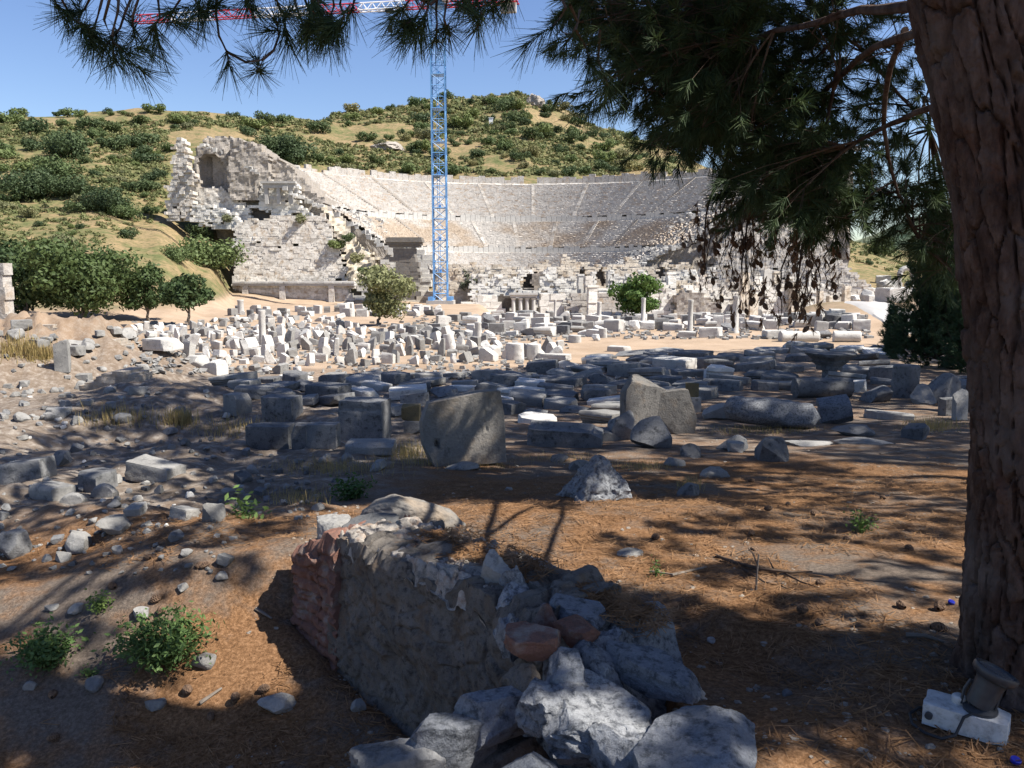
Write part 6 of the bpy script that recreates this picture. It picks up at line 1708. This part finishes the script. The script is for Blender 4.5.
# ------------------------------------------------------------------ dark conifers at the right
def conifer(px, row, wpx, toprow, label, seed, n=130):
    rg = np.random.default_rng(seed); b = hit(px, row); s = b[1] / F; W = wpx * s / 2; H = (row - toprow) * s
    rt = thing('conifer_bush', label, 'shrub', tuple(b)); tips, dirs = [], []; mb = MB()
    for _ in range(n):
        a = rg.uniform(0, 6.283); h = rg.random() ** .8; q = (1 - .6 * h) * rg.uniform(.35, 1.05)
        tip = np.array((math.cos(a) * W * q, math.sin(a) * W * q, H * (h * .92 + .06) * rg.uniform(.85, 1.08)))
        st_ = np.array((0, 0, tip[2] * .35)); md = st_ * .4 + tip * .6 + (0, 0, -.05 * H)
        mb.tube([st_, md, tip], [.025, .014, .005], 4, False)
        for f in np.linspace(.4, 1, 12):
            p_ = (st_ * (1 - f) + md * f) * (1 - f) + (md * (1 - f) + tip * f) * f
            tips.append(p_ + rg.normal(size=3) * .07 * W); dirs.append(tip - st_ + np.array((0, 0, .5)) + rg.normal(size=3) * .7)
    V, Q = tufts(np.array(tips), np.array(dirs), .2, 26, .17 * (b[1] / 20) ** .5, .014, rg, .7)
    mb.build('trunk', M['bark'], rt); obj('foliage', V, Q, None, M['darkneedle'], rt)
conifer(938, 368, 120, 205, 'big dark conifer bush left of the pine trunk beside the pale path', 3, 330)
conifer(893, 358, 34, 300, 'small spiky dark conifer at the left foot of the big one', 4, 80)
conifer(968, 374, 84, 180, 'dark conifer bush half hidden behind the pine trunk', 5, 170)

# ------------------------------------------------------------------ floodlight on its block
fb = hit(966, 726); fy = fb[1] - .02
fo = np.array((at(966, 716, fy)[0], fy, g(fb[0], fy)))
FLS = .9
fl_ = thing('floodlight', 'dark grey garden floodlight tilted on a small white concrete block by the pine', 'lamp', tuple(fo), R(-36)); fl_.scale = (FLS, FLS, FLS)
V, Q = cubegrid(16); e = np.abs(V); V = np.sign(V) * np.minimum(e, .5)
V = cut(V, [((1, -1, 0), .66), ((-1, -1, 1.2), .80), ((1, .2, 1), .66), ((-1, 1, 0), .68), ((1, -1, -1), .78)])
V = V * np.array((.285, .135, .085)) + np.array((0, 0, .048)); V += np.stack([fbm(V * 22 + 9 * k_, 3, 120 + k_) for k_ in range(3)], 1) * .004
obj('concrete_block', V, Q, None, M['whiteblock'], fl_, 30)
mb = MB(); mb.lathe([(.055, .088), (.06, .094), (.06, .104), (.04, .112)], 24, (.045, .0, 0)); V, Q, T = mb.data(); obj('mounting_plate', V, Q, T, M['lamp'], fl_, 40)
ax = Vector((.32, .22, .92)).normalized(); rotM = np.array(ax.to_track_quat('Z', 'Y').to_matrix())
c0 = np.array((.035, .0, .105))
mb = MB(); mb.lathe([(.034, 0), (.046, .006), (.049, .03), (.051, .10), (.056, .125), (.060, .13)], 28, c0, rotM); body = mb.build('lamp_body', M['lamp'], fl_, 40)
mb = MB(); c1 = c0 + np.array(ax) * .118; mb.lathe([(.056, 0), (.074, .012), (.080, .02), (.081, .036), (.078, .043), (.070, .044), (.069, .034), (.001, .033)], 32, c1, rotM); mb.build('rim', M['lamp'], body, 40)
mb = MB(); mb.lathe([(.001, .034), (.067, .0345), (.067, .038), (.001, .0405)], 28, c1, rotM); mb.build('lens', M['lampglass'], body, 40)
mb = MB()
for s in (-1, 1):
    o_ = np.array((s * .056, 0, 0)); mb.tube([np.array((.035, .0, .10)) + o_, np.array((.045, .01, .16)) + o_ * 1.05, np.array((.06, .02, .20)) + o_ * .98], .006, 6)
mb.build('bracket', M['lamp'], fl_, 40)
mb = MB(); mb.lathe([(.001, 0), (.022, 0), (.026, .008), (.026, .03), (.020, .036), (.001, .037)], 16, (-.03, .02, .086)); V, Q, T = mb.data(); obj('junction_cap', V, Q, T, M['whiteblock'], fl_, 40)
mb = MB(); mb.tube([(-.118, -.070, .05), (-.118, -.084, .05)], .014, 12); mb.build('cable_socket', M['lamp'], fl_, 40)
mb = MB(); mb.tube([(.03, -.05, .10), (.0, -.08, .085), (-.02, -.11, .02), (-.06, -.15, .012), (-.12, -.14, .010), (-.17, -.10, .010), (-.19, -.03, .012), (-.17, .04, .012), (-.10, .10, .010)], .006, 6); mb.build('cable', M['cable'], fl_, 50)

# ------------------------------------------------------------------ small things on the ground
for (px, row, lb) in [(951, 604, 'blue plastic bottle cap on the needles left of the pine trunk'), (1015, 763, 'blue plastic bottle cap at the bottom right corner')]:
    q = hit(px, row); mb = MB(); mb.lathe([(.001, 0), (.015, 0), (.016, .002), (.016, .011), (.014, .013), (.001, .0135)], 18)
    V, Q, T = mb.data(); tag(obj('bottle_cap', V, Q, T, M['bluecap'], None, 40, loc=(q[0], q[1], q[2] + .004), rot=(.25, .1, 0)), lb, 'bottle cap')
LG = [(650, 540, 'left of the fallen branch'), (760, 545, 'beside the fallen branch'), (815, 515, 'on the needles behind the fallen branch'), (815, 600, 'on the dark earth right of the fallen branch'), (830, 630, 'on the dark earth before the pine'), (900, 540, 'near the pine trunk'), (750, 481, 'near the rounded whitish stone'), (150, 610, 'on the sunlit slope at left'), (130, 690, 'in the shade at lower left'), (220, 690, 'in the shade before the large weed'), (280, 560, 'by the wall end'), (150, 565, 'below the left rubble')]
for (px, row) in [(751, 537), (751, 550), (652, 540), (764, 511), (809, 515), (816, 585), (807, 613), (822, 628), (748, 482), (843, 540), (905, 548), (938, 612), (880, 498), (790, 505), (870, 520), (115, 590), (150, 604), (165, 608), (100, 690), (52, 700), (128, 700), (185, 690), (210, 715), (235, 700), (60, 738), (270, 690), (150, 560), (210, 565), (196, 570), (905, 610), (930, 630), (700, 500)]:
    q = hit(px, row); sz = RNG.uniform(.040, .058); w_ = 'brown' if row < 640 else 'dark'
    lb = f"{w_} fallen pine cone {lmk(px, row, LG)}"
    o = link('fallen_cone', CONE, None, (q[0], q[1], q[2] + sz * .3), (R(90) + RNG.normal() * .3, RNG.normal() * .3, RNG.uniform(0, 6.28)), (sz, sz, sz * 1.1)); tag(o, lb, 'pine cone', 'fallen cones: ' + lb)
def on_ground(pts, lift=.0): return np.array([(lambda q: (q[0], q[1], q[2] + lift + l))(hit(a, b)) for a, b, l in pts])
mb = MB(); mb.tube(on_ground([(716, 557, .01), (735, 566, .02), (760, 574, .03), (790, 577, .03), (812, 575, .02)]), [.011, .012, .010, .008, .004], 7)
br_ = tag(mb.build('fallen_branch', M['twig'], None, 50), 'fallen dry pine branch with side twigs on the needles', 'branch')
for pts in ([(760, 574, .02), (752, 562, .06), (748, 556, .05)], [(775, 576, .02), (768, 566, .05)], [(785, 577, .02), (800, 585, .02), (820, 590, .01)], [(742, 570, .01), (765, 584, .01), (790, 590, .01)]):
    mb = MB(); mb.tube(on_ground(pts), np.linspace(.006, .003, len(pts)), 5); o = mb.build('side_twig', M['twig'], br_, 50)
q = hit(756, 590)
mb = MB(); mb.tube([q, q + (.004, .01, .08), q + (.012, .02, .19)], [.006, .005, .004], 6); tag(mb.build('upright_twig', M['greybark'], None, 50), 'thin pale twig sticking upright by the fallen branch', 'twig')
for pts, lb in [([(650, 574, .01), (672, 577, .012), (706, 569, .012)], 'thin stick lying left of the fallen branch'), ([(906, 637, .01), (925, 640, .02), (944, 644, .01)], 'pale curved stick near the pine trunk foot'), ([(256, 610, .01), (272, 620, .01)], 'short stick on the sunlit needle slope'), ([(200, 705, .01), (222, 690, .012)], 'pale stick in the shade at lower left'), ([(880, 455, .02), (905, 452, .02), (940, 449, .02)], 'dry stick on the needles in front of the right-hand boulders')]:
    mb = MB(); mb.tube(on_ground(pts), np.linspace(.012 if row > 0 else .01, .006, len(pts)), 6); tag(mb.build('dry_stick', M['greybark'], None, 50), lb, 'stick')
# weeds
def weed(px, row, wpx, hpx, label, seed, n=900, leaf=.016, mat='weed', stems=26):
    rg = np.random.default_rng(seed); b = hit(px, row); s = b[1] / F; W = wpx * s / 2; H = hpx * s * 1.05
    rt = thing('weed_plant', label, 'plant', tuple(b)); mb = MB(); P_, N_ = [], []
    for _ in range(stems):
        a = rg.uniform(0, 6.283); q = rg.uniform(.2, 1) ** .8; tip = np.array((W * q * math.cos(a), W * .75 * q * math.sin(a), H * rg.uniform(.45, 1) * (1 - .45 * q)))
        md = tip * .5 + (0, 0, H * .22); t = np.linspace(0, 1, 6)[:, None]; pth = 2 * t * (1 - t) * md + t * t * tip
        mb.tube(pth, np.linspace(.003, .0012, 6), 4, False)
        k2 = n // stems; f = rg.uniform(.2, 1, k2)[:, None]; c = 2 * f * (1 - f) * md + f * f * tip
        P_.append(c + rg.normal(size=(k2, 3)) * leaf * 2.4); N_.append(rg.normal(size=(k2, 3)) * .5 + (0, 0, 1))
    P_ = np.vstack(P_); P_[:, 2] = np.maximum(P_[:, 2], .01); V, Q = leaves(P_, np.vstack(N_), leaf, rg, .45, .7)
    obj('foliage', V, Q, None, M[mat], rt); mb.build('stem', M['weed'], rt)
weed(166, 664, 112, 66, 'large bright green leafy weed on the sunlit slope left of the wall', 1, 2600, .017, stems=46)
weed(44, 664, 84, 42, 'lower spreading green weed left of the large one', 2, 1500, .016, stems=34)
weed(100, 612, 26, 22, 'little light green grassy tuft above the large weed', 3, 260, .012, stems=16)
weed(350, 500, 44, 28, 'small leafy bush sprouting at the far end of the wall', 4, 700, .022, 'brightleaf', 22)
weed(860, 533, 32, 30, 'faint green sprig on the needles at right', 5, 260, .013, 'brightleaf', 14)
weed(656, 577, 12, 22, 'tiny green sprig left of the thin stick', 6, 60, .010, 'brightleaf', 6)
weed(90, 676, 14, 12, 'tiny weed between the two green weeds', 7, 90, .012, stems=7)
weed(245, 517, 16, 14, 'small weed among the left rubble', 8, 120, .03, stems=8)

# ------------------------------------------------------------------ grass and litter beyond counting
def blades(C, rg, H, wd, lean=.5):
    m = len(C); a = rg.uniform(0, 6.283, m); h = H * rg.uniform(.4, 1.1, m)
    d = np.stack([np.cos(a) * lean * rg.uniform(.1, 1, m), np.sin(a) * lean * rg.uniform(.1, 1, m), np.ones(m)], 1) * h[:, None]
    s = np.stack([-np.sin(a), np.cos(a), a * 0], 1) * (wd if np.isscalar(wd) else wd[:, None])
    return np.stack([C - s, C + s, C + d + s * .2, C + d - s * .2], 1).reshape(-1, 3), np.arange(m * 4).reshape(-1, 4)
gb = MB(); rgg = np.random.default_rng(5)
for (px, row, rx, ry, n, H, wd) in [(560, 460, 60, 5, 300, .09, .002), (640, 468, 30, 4, 300, .10, .0025), (430, 462, 50, 6, 400, .14, .003), (410, 455, 22, 6, 300, .2, .004), (930, 428, 30, 5, 400, .2, .006), (180, 423, 14, 5, 260, .35, .01), (20, 352, 26, 8, 500, .45, .014), (45, 358, 20, 6, 300, .4, .014), (230, 430, 40, 10, 300, .25, .006), (330, 470, 60, 8, 600, .12, .003), (690, 488, 12, 3, 120, .12, .003), (760, 432, 60, 4, 300, .12, .005), (120, 420, 40, 10, 300, .3, .008), (480, 468, 30, 3, 100, .08, .002), (300, 500, 40, 8, 300, .1, .003)]:
    C = [];
    for _ in range(n):
        q = hit(px + rgg.normal() * rx * .5, row + rgg.normal() * ry * .5)
        if q is not None: C.append(q)
    V, Q = blades(np.array(C), rgg, H, wd); gb.add(V, Q)
V, Q, T = gb.data(); tag(obj('dry_grass', V, Q, None, M['drygrass']), 'thin dry yellow grass between the stones', 'grass', kind='stuff')
n = 70000; u = rgg.random(n) ** .75; yy = 2.2 + 8.5 * u; xx = rgg.uniform(-.74, .74, n) * (yy + .6)
P_ = np.stack([xx, yy, xx * 0], 1); dens = fbm(P_ * .9, 4, 61) + .25 * fbm(P_ * 4, 3, 62); kp = dens > -.10
l_, s_ = left_of_wall(xx, yy); kp &= ~((l_ < .05) & (l_ > -.6) & (s_ > -1) & (s_ < 2.1)); kp &= ~((xx < -.9) & (yy > 6.3)); xx, yy = xx[kp], yy[kp]
V, Q = flat_needles(np.stack([xx, yy, zg(xx, yy) + .004 + rgg.random(len(xx)) * .012], 1), rgg, .12, .0019)
tag(obj('pine_needle_litter', V, Q, None, M['litter']), 'fallen brown pine needles covering the near ground', 'litter', kind='stuff')
# gravel and small stone chips
n = 5200; yy = 2.3 + 20 * rgg.random(n) ** 1.6; xx = rgg.uniform(-.72, .72, n) * (yy + .6); kp = (fbm(np.stack([xx, yy, xx * 0], 1) * .8, 3, 63) > .0) | ((xx < -1.3) & (yy > 5.5)); xx, yy = xx[kp], yy[kp]
B, BQ = cubegrid(2); B = B / np.linalg.norm(B, axis=1)[:, None] * .5
sz = (.008 + .022 * rgg.random(len(xx)) ** 3) * (1 + yy * .05); V = np.stack([xx, yy, zg(xx, yy)], 1)[:, None] + B[None] * sz[:, None, None] * rgg.uniform(.6, 1.4, (len(xx), len(B), 1)) * np.array((1.2, 1, .7))
Q = (np.arange(len(xx)) * len(B))[:, None, None] + BQ[None]
tag(obj('gravel', V.reshape(-1, 3), Q.reshape(-1, 4), None, M['debris']), 'small stone chips scattered over the near ground', 'gravel', kind='stuff')
# ------------------------------------------------------------------ camera, sky, sun
cam = bpy.data.cameras.new('camera'); co = bpy.data.objects.new('camera', cam); COL.objects.link(co)
cam.sensor_fit = 'HORIZONTAL'; cam.sensor_width = 36; cam.lens = F / 1024 * 36
cam.clip_start = .05; cam.clip_end = 9000
co.location = (0, 0, CAMZ); co.rotation_euler = (R(90) - PITCH, 0, 0); SC.camera = co
w = bpy.data.worlds.new('World'); SC.world = w; w.use_nodes = True
nt = w.node_tree; bg = nt.nodes['Background']; sky = nt.nodes.new('ShaderNodeTexSky')
sky.sky_type = 'NISHITA'; sky.sun_disc = False; sky.sun_elevation = SUN_EL; sky.sun_rotation = math.atan2(SUN.x, SUN.y)
sky.air_density = 1.0; sky.dust_density = .5; sky.ozone_density = 2.2; sky.altitude = 50
hs_ = nt.nodes.new('ShaderNodeHueSaturation'); hs_.inputs['Saturation'].default_value = 1.12; hs_.inputs['Hue'].default_value = .512; hs_.inputs['Value'].default_value = 1.08
nt.links.new(sky.outputs[0], hs_.inputs['Color']); nt.links.new(hs_.outputs[0], bg.inputs[0]); bg.inputs[1].default_value = SKY_STRENGTH
sl = bpy.data.lights.new('sun', 'SUN'); so = bpy.data.objects.new('sun', sl); COL.objects.link(so)
sl.energy = SUN_STRENGTH; sl.angle = R(.53); sl.color = (1.0, .945, .86); so.rotation_euler = SUN.to_track_quat('Z', 'Y').to_euler(); so.location = (40, -15, 60)
SC.view_settings.view_transform = 'Standard'; SC.view_settings.look = 'None'; SC.view_settings.gamma = 1; SC.view_settings.use_curve_mapping = False
SC.view_settings.exposure = EXPOSURE
SC.render.engine = 'CYCLES'; cy = SC.cycles
cy.use_denoising = True; cy.max_bounces = 6; cy.diffuse_bounces = 3; cy.transparent_max_bounces = 8; cy.use_adaptive_sampling = True; cy.adaptive_threshold = .01
